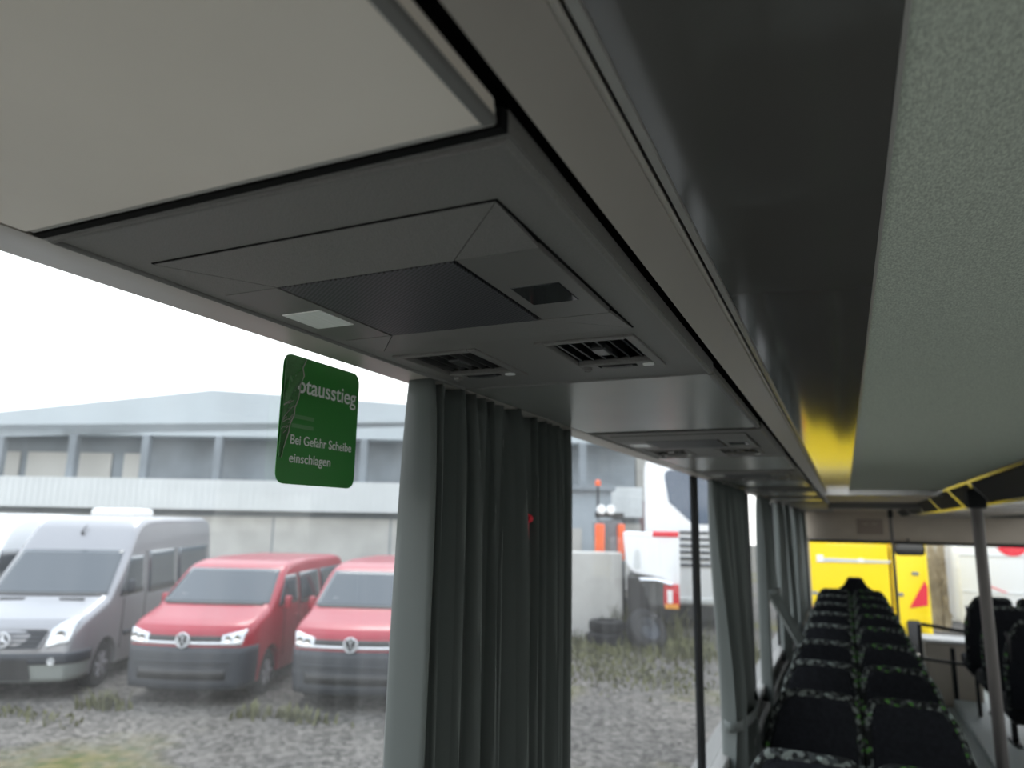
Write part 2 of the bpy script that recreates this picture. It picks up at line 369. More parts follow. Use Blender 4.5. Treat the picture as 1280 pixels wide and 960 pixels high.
def service_panel():
    t = thing('service_panel', '', 'service panel', (0, PY0, Z(.17)), 0, 'service panels under the luggage bin')
    y = lambda a: a - PY0
    A, B = (y(.626), y(.7635))
    xs = [X0, -.430, -.330, -.266, -.166, X1]
    hs = MB()
    # housing with holes for the two vents, a lip round the rim
    hs.box((X0, 0, 0), (X1, A, .012)); hs.box((X0, B, 0), (X1, PLEN, .012))
    hs.box((X0, A, 0), (-.430, B, .012)); hs.box((-.330, A, 0), (-.266, B, .012)); hs.box((-.166, A, 0), (X1, B, .012))
    hs.build('housing', M['panel_grain'], t)
    for x in (-.38, -.216): MB().box((x - .05, A, .023), (x + .05, B, .026)).build('vent_box', M['seam'], t)
    rim = MB()
    rim.tube([(X0 + .004, .004, .0012), (X1 - .004, .004, .0012), (X1 - .004, PLEN - .004, .0012), (X0 + .004, PLEN - .004, .0012)], .0036, 10, True)
    rim.build('rim', M['panel_grain'], t, True)
    MB().box((X0, -.0062, -.0004), (X1, -.0006, .01)).build('edge_seal', M['seam'], t)
    # faceted island
    zi, zo = -.0048, -.0010
    ol, orr, o0, o1 = -.424, -.161, y(.325), y(.602)
    i0, i1 = y(.3875), y(.5375); sl, sr = -.3705, -.2215
    MB().box((ol - .0012, o0 - .0012, -.0006), (orr + .0012, o1 + .0012, .002)).build('seam_backing', M['seam'], t)
    MB().box((ol + .002, i0 - .001, zi + .0022), (orr - .002, i1 + .001, 0)).build('seam_core', M['seam'], t)
    e = .0006
    def fc(name, pts, m='panel_grain'):
        c = sum((Vector(p) for p in pts), Vector()) / len(pts)
        q = [Vector(p) + (c - Vector(p)).normalized() * e for p in pts]
        b = MB(); b.prism(q, (0, 0, .0025)); b.build(name, M[m], t)
    fc('bevel_panel', [(ol, o0, zo), (orr, o0, zo), (sr, i0, zi), (sl, i0, zi)])
    fc('bevel_panel', [(sl, i1, zi), (sr, i1, zi), (orr, o1, zo), (ol, o1, zo)])
    fc('corner_facet', [(orr, o0, zo), (orr, i0, zi), (sr, i0, zi)]); fc('corner_facet', [(ol, o0, zo), (sl, i0, zi), (ol, i0, zi)])
    fc('corner_facet', [(sr, i1, zi), (orr, i1, zi), (orr, o1, zo)]); fc('corner_facet', [(ol, i1, zi), (sl, i1, zi), (ol, o1, zo)])
    sp = MB().box((sl + .002, i0 + .001, zi - .0006), (sr - .002, i1 - .001, zi + .004), .0006).build('speaker_grille', M['speaker'], t)
    lb = MB().box((ol + .0008, i0 + .0006, zi), (sl - .0012, i1 - .0006, zi + .005), .0006).build('lamp_plate', M['panel_smooth'], t)
    MB().box((-.4185, y(.4455), zi - .0008), (-.379, y(.4915), zi + .003), .0006).build('reading_lens', M['lens'], lb)
    rb = MB().box((sr + .0012, i0 + .0006, zi), (orr - .0008, i1 - .0006, zi + .005), .0006).build('display_plate', M['panel_smooth'], t)
    MB().box((-.2105, y(.4515), zi - .0006), (-.173, y(.495), zi + .003), .0005).build('display_window', M['dark_lens'], rb)
    air_vent(t, -.38, A, B, .25); air_vent(t, -.216, A, B, -.35)
    return t
sp0 = service_panel()
sp_l = ['dark grey service panel nearest the lens, with two air vents and a mesh speaker',
        'second service panel along the bin, above the gap past the big curtain',
        'third service panel along the bin, above the second group of curtains',
        'fourth service panel along the bin', 'fifth service panel along the bin', 'sixth service panel along the bin']
for k in range(6):
    o = sp0 if k == 0 else copy_tree(sp0)
    o.location = (0, PY0 + PITCH * k, Z(.17)); o['label'] = sp_l[k] if k < 3 else sp_l[k] + ', counted from the sticker window'
# smooth panels between them
ov_l = ['large pale overhead panel above the window, before the first vents', 'smooth grey overhead panel between the first and second service panels',
        'smooth grey overhead panel between the second and third service panels', 'smooth grey overhead panel between the third and fourth service panels',
        'smooth overhead panel between the fourth and fifth service panels', 'smooth overhead panel between the fifth and sixth service panels']
def overhead(k):
    y0 = PY0 + PITCH * (k - 1) + PLEN + .006; y1 = PY0 + PITCH * k - .010
    if k == 0: y0 = -1.9
    t = thing('overhead_panel', ov_l[k], 'overhead panel', (0, y0, Z(.17)), 0, 'smooth panels under the luggage bin')
    mm = M['panel_beige'] if k == 0 else M['panel_flat']
    b = MB(); b.box((X0, 0, 0), (X1 - .0015, y1 - y0, .012), .002); b.build('board', mm, t)
    b = MB(); b.box((X0 + .002, y1 - y0 + .0002, .0008), (X1 - .003, y1 - y0 + .0035, .01), .001); b.build('end_strip', M['trim_grey'], t)
    b = MB(); b.box((X1 - .0075, 0, -.0012), (X1 - .0005, y1 - y0, .003), .0012); b.build('edge_bead', M['panel_smooth'], t)
M['panel_flat'] = mat('satin_grey_board', (.30, .295, .275), .24, spec=.55, var=.05, vscale=4)
for k in range(6): overhead(k)
structure(MB().box((X0 - .05, YB + .05, Z(.198)), (X1 + .001, YF - .05, Z(.21))).build('trim_46', M['seam']))
structure(MB().box((X0, PY0 + PITCH * 5 + PLEN + .01, Z(.171)), (X1, YF - .05, Z(.19))).build('trim_47', M['panel_smooth']))
# ------------------------------------------------------------------ green emergency sticker
SX = XL + .0015
t = thing('window_sticker', 'green emergency exit sticker with grey lettering on the first window', 'sticker', (SX, .637, Z(.1015)))
pr = rounded([(-.066, -.069), (.066, -.069), (.066, .069), (-.066, .069)], .014, 6)
SW, SH = .1335, .1375
MB().prism([(0, x, z) for x, z in pr], (-.0006, 0, 0)).build('vinyl', M['green_sign'], t)
def text(body, size, yy, zz, m, parent, name='lettering', width=None):
    cu = bpy.data.curves.new(name, 'FONT'); cu.body = body; cu.size = size; cu.extrude = .00008; cu.offset = size * .012; cu.align_x = 'LEFT'
    tmp = bpy.data.objects.new(name + '_curve', cu); COL.objects.link(tmp)
    bpy.context.view_layer.update()
    me = bpy.data.meshes.new_from_object(tmp.evaluated_get(bpy.context.evaluated_depsgraph_get()))
    bpy.data.objects.remove(tmp); bpy.data.curves.remove(cu)
    x0 = min(v.co.x for v in me.vertices); x1 = max(v.co.x for v in me.vertices)
    k = width / (x1 - x0) if width else 1
    for v in me.vertices: v.co.x = (v.co.x - x0) * k
    me.materials.clear(); me.materials.append(m)
    o = bpy.data.objects.new(name, me); COL.objects.link(o); o.parent = parent
    o.location = (.0004, yy, zz); o.rotation_euler = (PI / 2, 0, PI / 2)
    return o
text('N', .0255, -.0565, .030, M['sign_faint'], t, width=.0115)
text('otausstieg', .0255, -.0425, .030, M['sign_text'], t, width=.103)
text('Bei Gefahr Scheibe', .0142, -.0475, -.0265, M['sign_text'], t, width=.1045)
text('einschlagen', .0142, -.0475, -.046, M['sign_text'], t, width=.068)
b = MB()
for zz in (.0035, -.0065): b.box((.0002, -.0475, zz - .0024), (.0005, -.0125, zz + .0018))
b.build('worn_print', M['sign_faint'], t)
# crumpled film over the upper corner
def film(u, v):
    # u across, v down
    z = .066 - .108 * v; wy = (.026 + .006 * math.sin(3 * v)) * (1 - v) + .003
    yy = -.0645 + wy * u
    return Vector((.0006 + .0016 * abs(math.sin(17 * v + 5 * u)) * (.4 + u * .6) + .0012 * math.sin(31 * u * v + 2), yy, z))
MB().grid(film, 14, 40).build('crumpled_corner', M['film'], t, False, solid=.0003)
b = MB()
random.seed(3)
for k in range(17):
    v = .38 + .4 * random.random(); u = random.random() * .7; p = film(u, v); q = film(min(1, u + .25 + .3 * random.random()), v - .02 - .04 * random.random())
    b.tube([p + Vector((.001, 0, 0)), (p + q) / 2 + Vector((.0016, 0, .001)), q + Vector((.001, 0, 0))], .00028, 5)
b.tube([film(1, i / 12) + Vector((.0008, 0, 0)) for i in range(13)], .0006, 5)
b.build('crease', M['trim_grey'], t)
# ------------------------------------------------------------------ curtains
def drape(label, y0, y1, x0=-.475, ztop=.1725, zbot=-1.45, folds=7, amp=.018, seed=1, nar=None, group=None, spread=None, shape=None, tie=None):
    rnd = random.Random(seed); ph = [rnd.random() * 6.28 for _ in range(6)]; wob = [rnd.uniform(-.5, .5) for _ in range(6)]
    yc = (y0 + y1) / 2
    def f(u, v):
        z = ztop + (zbot - ztop) * v
        k = nar(v) if nar else (1, 0)
        yy = yc + (u - .5) * (y1 - y0) * k[0] + k[1]
        pl = u + .012 * math.sin(9 * u + ph[0]) + .02 * wob[1] * math.sin(4 * v + ph[1] + 6 * u)
        a = amp * (1 - .55 * math.exp(-v * 16)) * (.75 + .5 * math.sin(6.3 * u + ph[2]) ** 2) * min(1.6, 1 / max(k[0], .4))
        s = math.sin(2 * PI * folds * pl + ph[3])
        s = math.copysign(abs(s) ** .65, s) * (1 + .35 * math.sin(2.7 * pl * folds + ph[1]))
        x = x0 + a * s + .35 * amp * math.sin(2 * PI * folds * 2.1 * pl + ph[4]) * math.exp(-v * 7) + .25 * amp * math.sin(2 * PI * folds * .5 * pl + 2 * v + ph[5])
        yy += .3 * amp * math.cos(2 * PI * folds * pl + ph[3]) 
        if len(k) > 2: x += k[2]
        return Vector((x - x0, yy - yc, z - ztop))
    t = thing('curtain', label, 'curtain', (x0, yc, Z(ztop)), 0, group)
    MB().grid(f, folds * 14, 60).build('cloth', M['curtain'], t, True, solid=.0015, offs=0)
    if tie is not None:
        v0 = tie
        b = MB(); ps = [f(i / 40, v0) for i in range(41)]
        xs = [p.x for p in ps]; ys = [p.y for p in ps]; zc = ps[20].z
        cx, cy, rx, ry = (min(xs) + max(xs)) / 2, (min(ys) + max(ys)) / 2, (max(xs) - min(xs)) / 2 + .012, (max(ys) - min(ys)) / 2 + .012
        b.grid(lambda u, v: Vector((cx + rx * math.cos(2 * PI * u), cy + ry * math.sin(2 * PI * u), zc + .02 - .04 * v)), 32, 2)
        b.build('tie_band', M['curtain'], t, True, solid=.004, offs=0)
    return t
GC = 'grey green curtains along the window side'
drape('broad grey green curtain hanging beside the green sticker window', .752, 1.045, folds=8, amp=.027, seed=4, nar=lambda v: (1 + .02 * v, .004 * v), group=GC)
drape('dark grey green curtain beyond the narrow red gap in the big pair', 1.066, 1.295, x0=-.482, folds=8, amp=.02, seed=9, nar=lambda v: (1 - .08 * v, -.012 * v), group=GC)
def tied(vt, narrow, dy, dx=0, flare=.75):
    def n(v):
        if v < vt:
            q = v / vt; q = q * q * (3 - 2 * q); return (1 + (narrow - 1) * q, dy * q, dx * q)
        q = min(1, (v - vt) / .2); return (narrow + (flare - narrow) * q, dy, dx)
    return n
drape('tied back curtain at the second window pillar, dark in its folds', 2.905, 3.95, zbot=-1.42, folds=11, amp=.022, seed=12, nar=tied(.62, .62, .12, .0), group=GC, tie=.62)
drape('narrow pale curtain just past the second window pillar group', 4.62, 4.86, zbot=-1.3, folds=4, amp=.02, seed=15, nar=lambda v: (1, .05 * v), group=GC)
def flop(v):
    if v < .50: return (1 - .35 * v / .5, .12 * v / .5, 0)
    q = min(1, (v - .50) / .5); return (.65 + .5 * q, .12 + .25 * q, .30 * q)
drape('pale curtain tied low with its end flopped over a seat', 4.98, 5.34, zbot=-1.06, folds=5, amp=.02, seed=21, nar=flop, group=GC, tie=.5)
drape('pale narrow curtain behind the flopped curtain', 5.95, 6.35, zbot=-1.3, folds=4, amp=.022, seed=23, nar=lambda v: (1, .1 * v), group=GC)
drape('pale narrow curtain fourth from the windscreen', 6.75, 7.25, zbot=-1.3, folds=4, amp=.022, seed=27, nar=tied(.7, .7, .2), group=GC)
drape('pale narrow curtain third from the windscreen', 7.7, 8.1, zbot=-1.3, folds=4, amp=.022, seed=29, nar=lambda v: (1, .1 * v), group=GC)
drape('pale curtain drawn right up to the windscreen', 9.25, 10.1, zbot=-1.3, folds=7, amp=.02, seed=33, group=GC)
drape('pale narrow curtain second from the windscreen', 8.35, 9.0, zbot=-1.3, folds=4, amp=.024, seed=31, nar=lambda v: (1, .1 * v), group=GC)
# emergency hammer on the pillar, seen through the gap
t = thing('emergency_hammer', 'red emergency hammer in the gap between the two big curtains', 'hammer', (-.458, 1.063, Z(-.02)))
MB().box((-.003, -.0025, -.05), (.002, .0025, .03), .001).build('handle', M['red'], t)
MB().tube([(.0, -.006, .022), (0, .008, .022)], [.006, .007], 10).build('head', M['red'], t, True)
MB().box((-.04, -.002, -.04), (-.0032, .002, .0), .0008).build('holder', M['red'], t)
# ------------------------------------------------------------------ seats
def outline(side, w=.36, hgt=.62):
    """side +1: outer flare to +x. returns (x, z) polygon, z=0 at the top"""
    p = [(side * .01, -hgt), (side * .01, -.12), (side * .026, 0), (side * (w - .065), .0), (side * (w - .008), -.085), (side * (w + .04), -.26), (side * (w + .04), -hgt)]
    return rounded(p, [0, .12, .05, .06, .09, .1, 0], 6)
def seat(side, label, group, handle=False):
    t = thing('passenger_seat', label, 'seat', (0, 0, 0), 0, group)
    ol = outline(side)
    cx = side * .2
    inn = [(cx + (x - cx) * .93, z - .02 if z > -.1 else z) for x, z in ol]
    H = 1.10
    T = lambda x, y, z: Vector((x, y + .14 * -z * 1.0, z + H))
    b = MB(); b.prism([T(x, -.035, z) for x, z in inn], T(0, .075, 0) - T(0, -.035, 0), .018, 3); b.build('backrest', M['seat_black'], t, True)
    pts = [T(x, .0, z) for x, z in ol]
    b = MB()
    n = len(pts)
    b.tube([T(cx + (x - cx) * .95, -.012, z - .018 if z > -.1 else z) for x, z in ol], .0185, 10); b.build('edge_trim', M['seat_trim'], t, True)
    b = MB(); b.box((min(side * .012, side * .4), .08, .40), (max(side * .012, side * .4), .52, .52), .03, 3); b.build('cushion', M['seat_black'], t, True)
    b = MB(); b.box((cx - .03, .12, 0), (cx + .03, .40, .02), .004); b.box((cx - .02, .22, .01), (cx + .02, .28, .41), .004); b.box((cx - .17, .12, .37), (cx + .17, .17, .41), .004); b.build('pedestal', M['black'], t)
    if handle:
        x = side * .38; b = MB(); b.tube([T(x, -.03, -.10), T(x, -.075, -.11), T(x, -.09, -.19), T(x, -.075, -.27), T(x, -.03, -.28)], .011, 8); b.build('grab_handle', M['black'], t, True)
    return t
XC = .02; SZ = Z(-1.8)
rows = [2.62, 3.56, 4.33, 5.09, 5.92, 6.72, 7.54, 8.40, 9.16]
ordn = ['first', 'second', 'third', 'fourth', 'fifth', 'sixth', 'seventh', 'eighth', 'ninth']
pw = seat(-1, '', 'black seats in the double row by the curtains'); pa = seat(1, '', 'black seats in the double row by the curtains')
for i, y in enumerate(rows):
    for src, nm, sd in ((pw, 'window side', -1), (pa, 'aisle side', 1)):
        o = src if i == 0 else copy_tree(src)
        o.location = (XC, y - .02, SZ)
        o['label'] = 'black fabric seat with patterned edge, %s, %s row from the lens' % (nm, ordn[i])
XR0 = 1.36
structure(MB().box((.9, 5.75, Z(-1.8)), (XR, 9.0, Z(-1.72)), .006).build('floor_podium', M['lino']))
qa = seat(-1, '', 'black seats across the aisle', True); qw = seat(1, '', 'black seats across the aisle')
for i, y in enumerate([5.25, 6.25, 7.2, 8.1]):
    for src, nm in ((qa, 'aisle side'), (qw, 'window side')):
        o = src if i == 0 else copy_tree(src)
        o.location = (XR0, y - .02, SZ + (.08 if i else 0))
        o['label'] = 'black seat across the aisle beyond the pole, %s, %s row' % (nm, ordn[i])
# driver seat
t = thing('driver_seat', 'black driver seat with humped headrest before the yellow truck', 'seat', (.07, 9.80, SZ))
hp = rounded([(-.30, .62), (-.29, .98), (-.13, 1.09), (-.075, 1.19), (.075, 1.19), (.13, 1.09), (.29, .98), (.30, .62)], [0, .06, .09, .05, .05, .09, .06, 0], 6)
MB().prism([(x, -.06, z) for x, z in hp], (0, .14, 0), .02, 3).build('backrest', M['seat_black'], t, True)
MB().box((-.27, .06, .45), (.27, .30, .6), .03, 3).build('cushion', M['seat_black'], t, True)
b = MB(); b.box((-.2, -.02, 0), (.2, .34, .04), .01); b.lathe([(.09, .04), (.06, .12), (.06, .4), (.14, .45)], (0, .18, 0), 'z', 20); b.build('pedestal', M['black'], t)
# ------------------------------------------------------------------ poles, rails, mirror, console
def pole(label, x, y, z0, z1, r, cap=True):
    t = thing('grab_pole', label, 'pole', (x, y, Z(z0)))
    MB().tube([(0, 0, 0), (0, 0, z1 - z0)], r, 20).build('tube', M['pole'], t, True)
    MB().lathe([(r * 1.9, 0), (r * 1.9, .012), (r * 1.15, .03)], (0, 0, 0), 'z', 20).build('floor_flange', M['pole'], t)
    MB().box((-r * 1.5, -r * 1.9, z1 - z0 - .09), (r * 1.5, r * 1.9, z1 - z0), .008).build('top_bracket', M['frame_dark'], t)
pole('grey grab pole standing at the aisle edge by the raised bins', .595, 4.2, -1.8, .185, .0265)
pole('thin dark grab pole seen against the yellow truck', .485, 9.45, -1.8, .19, .018)
t = thing('partition_rail', 'black tubular rail before the door, beside the aisle seats', 'rail', (0, 0, 0))
zr = lambda z: Z(z)
MB().tube([(.62, 8.3, zr(-.93)), (1.02, 8.3, zr(-.98)), (1.04, 8.3, zr(-1.02)), (1.04, 8.3, zr(-1.8))], .017, 10).build('top_rail', M['black'], t, True)
MB().tube([(.60, 8.3, zr(-.93)), (.60, 8.3, zr(-1.8))], .017, 10).build('post', M['black'], t, True)
MB().tube([(.60, 8.3, zr(-1.25)), (1.04, 8.3, zr(-1.28))], .014, 10).build('lower_rail', M['black'], t, True)
t = thing('side_console', 'beige box console in the aisle, beyond the last seats', 'console', (.93, 9.15, SZ))
MB().box((-.24, -.2, 0), (.24, .2, .62), .015).build('body', M['beige_wall'], t)
MB().box((-.26, -.22, .621), (.26, .22, .65), .008).build('top', M['white_plastic'], t)
MB().box((-.02, -.206, .05), (.02, -.2, .58), .002).build('seam_strip', M['black'], t)
t = thing('interior_mirror', 'dark rounded mirror hanging under the beige front header', 'mirror', (.69, 9.98, Z(-.27)))
pr = rounded([(-.155, -.072), (.155, -.066), (.165, .07), (-.165, .07)], .045, 6)
MB().prism([(x, 0, z) for x, z in pr], (0, .03, 0), .004).build('shell', M['black'], t)
pr2 = [(x * .92, z * .86) for x, z in pr]
MB().prism([(x, -.003, z) for x, z in pr2], (0, .002, 0)).build('mirror_face', M['mirror'] if 'mirror' in M else M['van_glass'], t)
MB().tube([(0, .02, .06), (0, .12, .09), (0, .2, .12)], .012, 8).build('arm', M['black'], t, True)
t = thing('notice_plate', 'small square beige plate on the header over the windscreen', 'plate', (.285, YF - .004, Z(.0)))
MB().box((-.15, -.006, -.105), (.15, 0, .09), .003).build('board', mat('tan_board', (.36, .29, .24), .5), t)
for x in (-.08, .02): MB().box((x, -.008, .02), (x + .06, -.005, .03), .001).build('clip', M['beige_wall'], t)
# ------------------------------------------------------------------ bins across the aisle
def rbin(y0, y1, label):
    t = thing('luggage_bin', label, 'luggage bin', (0, y0, CZ), 0, 'bins along the other side of the coach')
    L = y1 - y0 - .012
    MB().prism([(.562, 0, .232), (.655, 0, .118), (1.98, 0, .118), (1.98, 0, .30), (.562, 0, .30)], (0, L, 0)).build('body', M['bin_dark'], t)
    dn = Vector((-.114, 0, -.093)).normalized() * .006
    P = lambda s, yy: Vector((.562 + .093 * s, yy, .232 - .114 * s)) + dn * .3
    b = MB(); b.prism([P(.16, .05), P(.84, .05), P(.84, L - .05), P(.16, L - .05)], dn, .001); b.build('door', M['bin_dark'], t)
    b = MB()
    for a, c, e in ((0, .10, (0, L)), (.90, 1, (0, L))):
        b.prism([P(a, e[0]), P(c, e[0]), P(c, e[1]), P(a, e[1])], dn * 1.6, .001)
    for yy in (0, L - .035): b.prism([P(.1, yy), P(.9, yy), P(.9, yy + .035), P(.1, yy + .035)], dn * 1.6, .001)
    b.build('metal_frame', M['steel'], t)
    b = MB(); b.box((.70, .04, .108), (1.25, .30, .1175), .002); b.box((.70, .40, .108), (1.25, L - .05, .1175), .002); b.build('underside_panel', M['duct_dark'], t)
    b = MB(); b.box((.664, .0, .109), (.69, L, .1175), .002); b.box((.70, .32, .106), (1.25, .36, .1175), .002); b.build('underside_trim', M['steel'], t)
bl = ['smooth dark bin face nearer than the pole', 'metal framed bin face just beyond the pole', 'third bin face along the far side', 'fourth bin face along the far side', 'fifth bin face along the far side, towards the windscreen', 'bin face over the door by the windscreen']
ys = [.3, 4.15, 4.95, 6.1, 7.3, 8.6, 10.1]
for k in range(6): rbin(ys[k], ys[k + 1], bl[k])
# ================================================================== vehicles in the yard
def lerp_tab(tab, q):
    if q <= tab[0][0]: return tab[0][1]
    for (a, b), (c, d) in zip(tab, tab[1:]):
        if q <= c: return b + (d - b) * (q - a) / (c - a)
    return tab[-1][1]
class VanShape:
    def __init__(s, L, W, prof, belt, tum, arches, zb=.27, r=.11, bul=.13, rear_r=.1):
        s.L, s.hw, s.prof, s.belt, s.tum, s.arches, s.zb, s.r, s.bul = L, W / 2, prof, belt, tum, arches, zb, r, bul
        s.H = max(p[1] for p in prof)
    def zt(s, y): return lerp_tab(s.prof, y)
    def inv(s, z):
        if z <= s.prof[0][1]: return 0
        for (a, b), (c, d) in zip(s.prof, s.prof[1:]):
            if b <= z <= d and d > b: return a + (c - a) * (z - b) / (d - b)
        return 0
    def plan(s, y):
        k = 1 - .13 * (1 - min(y / .38, 1)) ** 2
        return k - .05 * max(0, (y - (s.L - .25)) / .25) ** 2
    def width(s, y, z):
        t = max(0, (z - s.belt) / (s.H - s.belt)); b = max(0, (.55 - z) / .55)
        return s.hw * s.plan(y) * (1 - s.tum * t ** 1.3 - .05 * b)
    def yy(s, x, y): return y + s.bul * (x / s.hw) ** 2 * math.exp(-y / 1.0)
    def bot(s, y):
        z = s.zb
        for ya, ra in s.arches:
            if abs(y - ya) < ra: z = max(z, .33 + math.sqrt(ra * ra - (y - ya) ** 2))
        return z
    def side(s, y, z, sg, off=0):
        x = sg * (s.width(y, z) + off); return Vector((x, s.yy(x, y), z))
    def top(s, y, u, off=0):
        z = s.zt(y); r = min(s.r, (z - s.bot(y)) * .4)
        x = u * s.width(y, z)
        e = .004
        dz = (s.zt(y + e) - s.zt(y - e)) / (2 * e) if 0 < y - e else 3
        n = Vector((0, -dz, 1)).normalized()
        return Vector((x, s.yy(x, y), z)) + n * off
    def section(s, y):
        zt, zb = s.zt(y), s.bot(y); r = min(s.r, (zt - zb) * .4); pts = []
        zs = [zb + (zt - r - zb) * k / 9 for k in range(10)]
        for z in zs: pts.append((s.width(y, z), z))
        w1 = s.width(y, zt - r); 
        for k in range(1, 6):
            a = k / 6 * PI / 2; pts.append((w1 - r * (1 - math.cos(a)), zt - r - .0 + r * math.sin(a) - .03 * (1 - k / 6) * 0))
        xe = w1 - r
        for k in range(0, 5): x = xe * (1 - k / 5); pts.append((x, zt - .0 + .0))
        pts.append((0, zt))
        full = [Vector((x, s.yy(x, y), z)) for x, z in pts] + [Vector((-x, s.yy(x, y), z)) for x, z in pts[-2::-1]]
        return full
    def body(s):
        ys = {0, .01, .02, .04, .07, .1, .14, .18, .24, .3, s.L, s.L - .03, s.L - .08, s.L - .15, s.L - .22}
        for p in s.prof: ys.add(p[0])
        k = 0.3
        while k < s.L: ys.add(round(k, 3)); k += .12
        for ya, ra in s.arches:
            for j in range(13): ys.add(round(ya - ra * math.cos(PI * j / 12), 4))
            ys.add(ya - ra - .004); ys.add(ya + ra + .004)
        ys = sorted(q for q in ys if 0 <= q <= s.L)
        b = MB(); rings = [[b.bm.verts.new(p) for p in s.section(y)] for y in ys]
        for A, B in zip(rings, rings[1:]):
            for i in range(len(A) - 1): b.bm.faces.new((A[i], A[i + 1], B[i + 1], B[i]))
            b.bm.faces.new((A[-1], A[0], B[0], B[-1]))
        b.bm.faces.new(rings[0]); b.bm.faces.new(rings[-1][::-1])
        return b
    def wrap(s, z0, z1, smax, depth, off=.012, n=40, m=6):
        def f(u, v):
            q = (2 * u - 1) * smax; z = z0 + (z1 - z0) * v; yf = s.inv(z); a = abs(q)
            if a <= .7: x = q / .7 * s.hw * s.plan(yf); y = yf
            else: y = yf + (a - .7) / .3 * depth; x = math.copysign(s.width(y, z), q)
            k = min(1, max(0, (a - .6) / .2))
            return Vector((x + math.copysign(off * k, q), s.yy(x, y) - off * (1 - .6 * k), z))
        return MB().grid(f, n, m)
    def front(s, poly, off=.02, th=.02):
        """polygon in (x, z) laid on the nose"""
        b = MB(); b.prism([Vector((x, s.yy(x, s.inv(z)) - off, z)) for x, z in poly], (0, th, 0), .003, 1); return b
def wheel(parent, x, y, r=.33, w=.22, sg=1):
    b = MB(); b.lathe([(r * .62, -w / 2), (r * .93, -w / 2), (r, -w * .35), (r, w * .35), (r * .93, w / 2), (r * .62, w / 2), (r * .55, w * .3), (r * .55, -w * .3)], (x, y, r), 'x', 28)
    t = b.build('wheel', M['rubber'], parent, True)
    b = MB(); q = sg * w * .42
    b.lathe([(r * .6, q * .6), (r * .62, q), (r * .54, q), (r * .5, q * .7), (0, q * .75)], (x, y, r), 'x', 28)
    for k in range(6):
        a = 2 * PI * k / 6; c = Vector((x + q * .92, y, r)); d = Vector((0, math.cos(a), math.sin(a)))
        b.tube([c, c + d * r * .55], [.03, .045], 6)
    b.build('rim', M['rim'], t)
def emblem_vw(parent, c, R=.098):
    b = MB()
    ring = [Vector((R * math.cos(2 * PI * k / 28), 0, R * math.sin(2 * PI * k / 28))) + c for k in range(28)]
    b.tube(ring, R * .11, 6, True)
    P = lambda x, z: c + Vector((x * R, -.004, z * R))
    b.tube([P(-.38, .86), P(0, .1), P(.38, .86)], R * .11, 6)
    b.tube([P(-.86, .42), P(-.42, -.8), P(0, .0), P(.42, -.8), P(.86, .42)], R * .11, 6)
    b.build('emblem', M['badge'], parent, True)
def emblem_star(parent, c, R=.10):
    b = MB(); b.tube([Vector((R * math.cos(2 * PI * k / 28), 0, R * math.sin(2 * PI * k / 28))) + c for k in range(28)], R * .1, 6, True)
    for k in range(3):
        a = PI / 2 + k * 2 * PI / 3; b.tube([c + Vector((0, -.01, 0)), c + Vector((math.cos(a) * R, 0, math.sin(a) * R))], [R * .2, R * .04], 6)
    b.build('emblem', M['badge'], parent, True)
def van_common(t, S, paint, screen, sides, wheels, ws=.32, win_u=.90):
    body = S.body().build('body', paint, t, True)
    y0, y1 = screen
    b = MB(); b.grid(lambda u, v: S.top(y0 + (y1 - y0) * v, (2 * u - 1) * (win_u + .04 * (1 - v)), .006), 20, 12); b.build('windscreen', M['van_glass'], t, True, solid=.006)
    b = MB(); b.grid(lambda u, v: S.top(y0 - .04 + .05 * v, (2 * u - 1) * .86, .010), 16, 2); b.build('wiper_cowl', M['black'], t, True, solid=.006)
    for poly_name, (ya, yb, za, zb_, slant) in sides:
        for sg in (1, -1):
            b = MB(); b.grid(lambda u, v: S.side(ya + slant * (v) + (yb - ya - slant * v) * u, za + (zb_ - za) * v, sg, .005), 10, 6)
            b.build(poly_name, M['van_glass'], t, True, solid=.005, offs=0)
    for (wy, ) in wheels:
        for sg in (1, -1): wheel(t, sg * (S.hw - .13), wy, ws, .21, sg)
    b = MB(); b.box((-S.hw * .86, .55, .30), (S.hw * .86, S.L - .25, .62)); b.build('underbody', M['black'], t)
    return body
def mirror_pair(t, S, y, z, m, dx=.11):
    for sg in (1, -1):
        p = S.side(y, z, sg)
        b = MB(); b.box(p + Vector((-.055 + sg * dx, -.06, -.10)), p + Vector((.055 + sg * dx, .03, .11)), .035, 3); b.tube([p + Vector((-sg * .02, 0, -.07)), p + Vector((sg * dx, -.01, -.06))], .022, 6)
        b.build('wing_mirror', m, t, True)
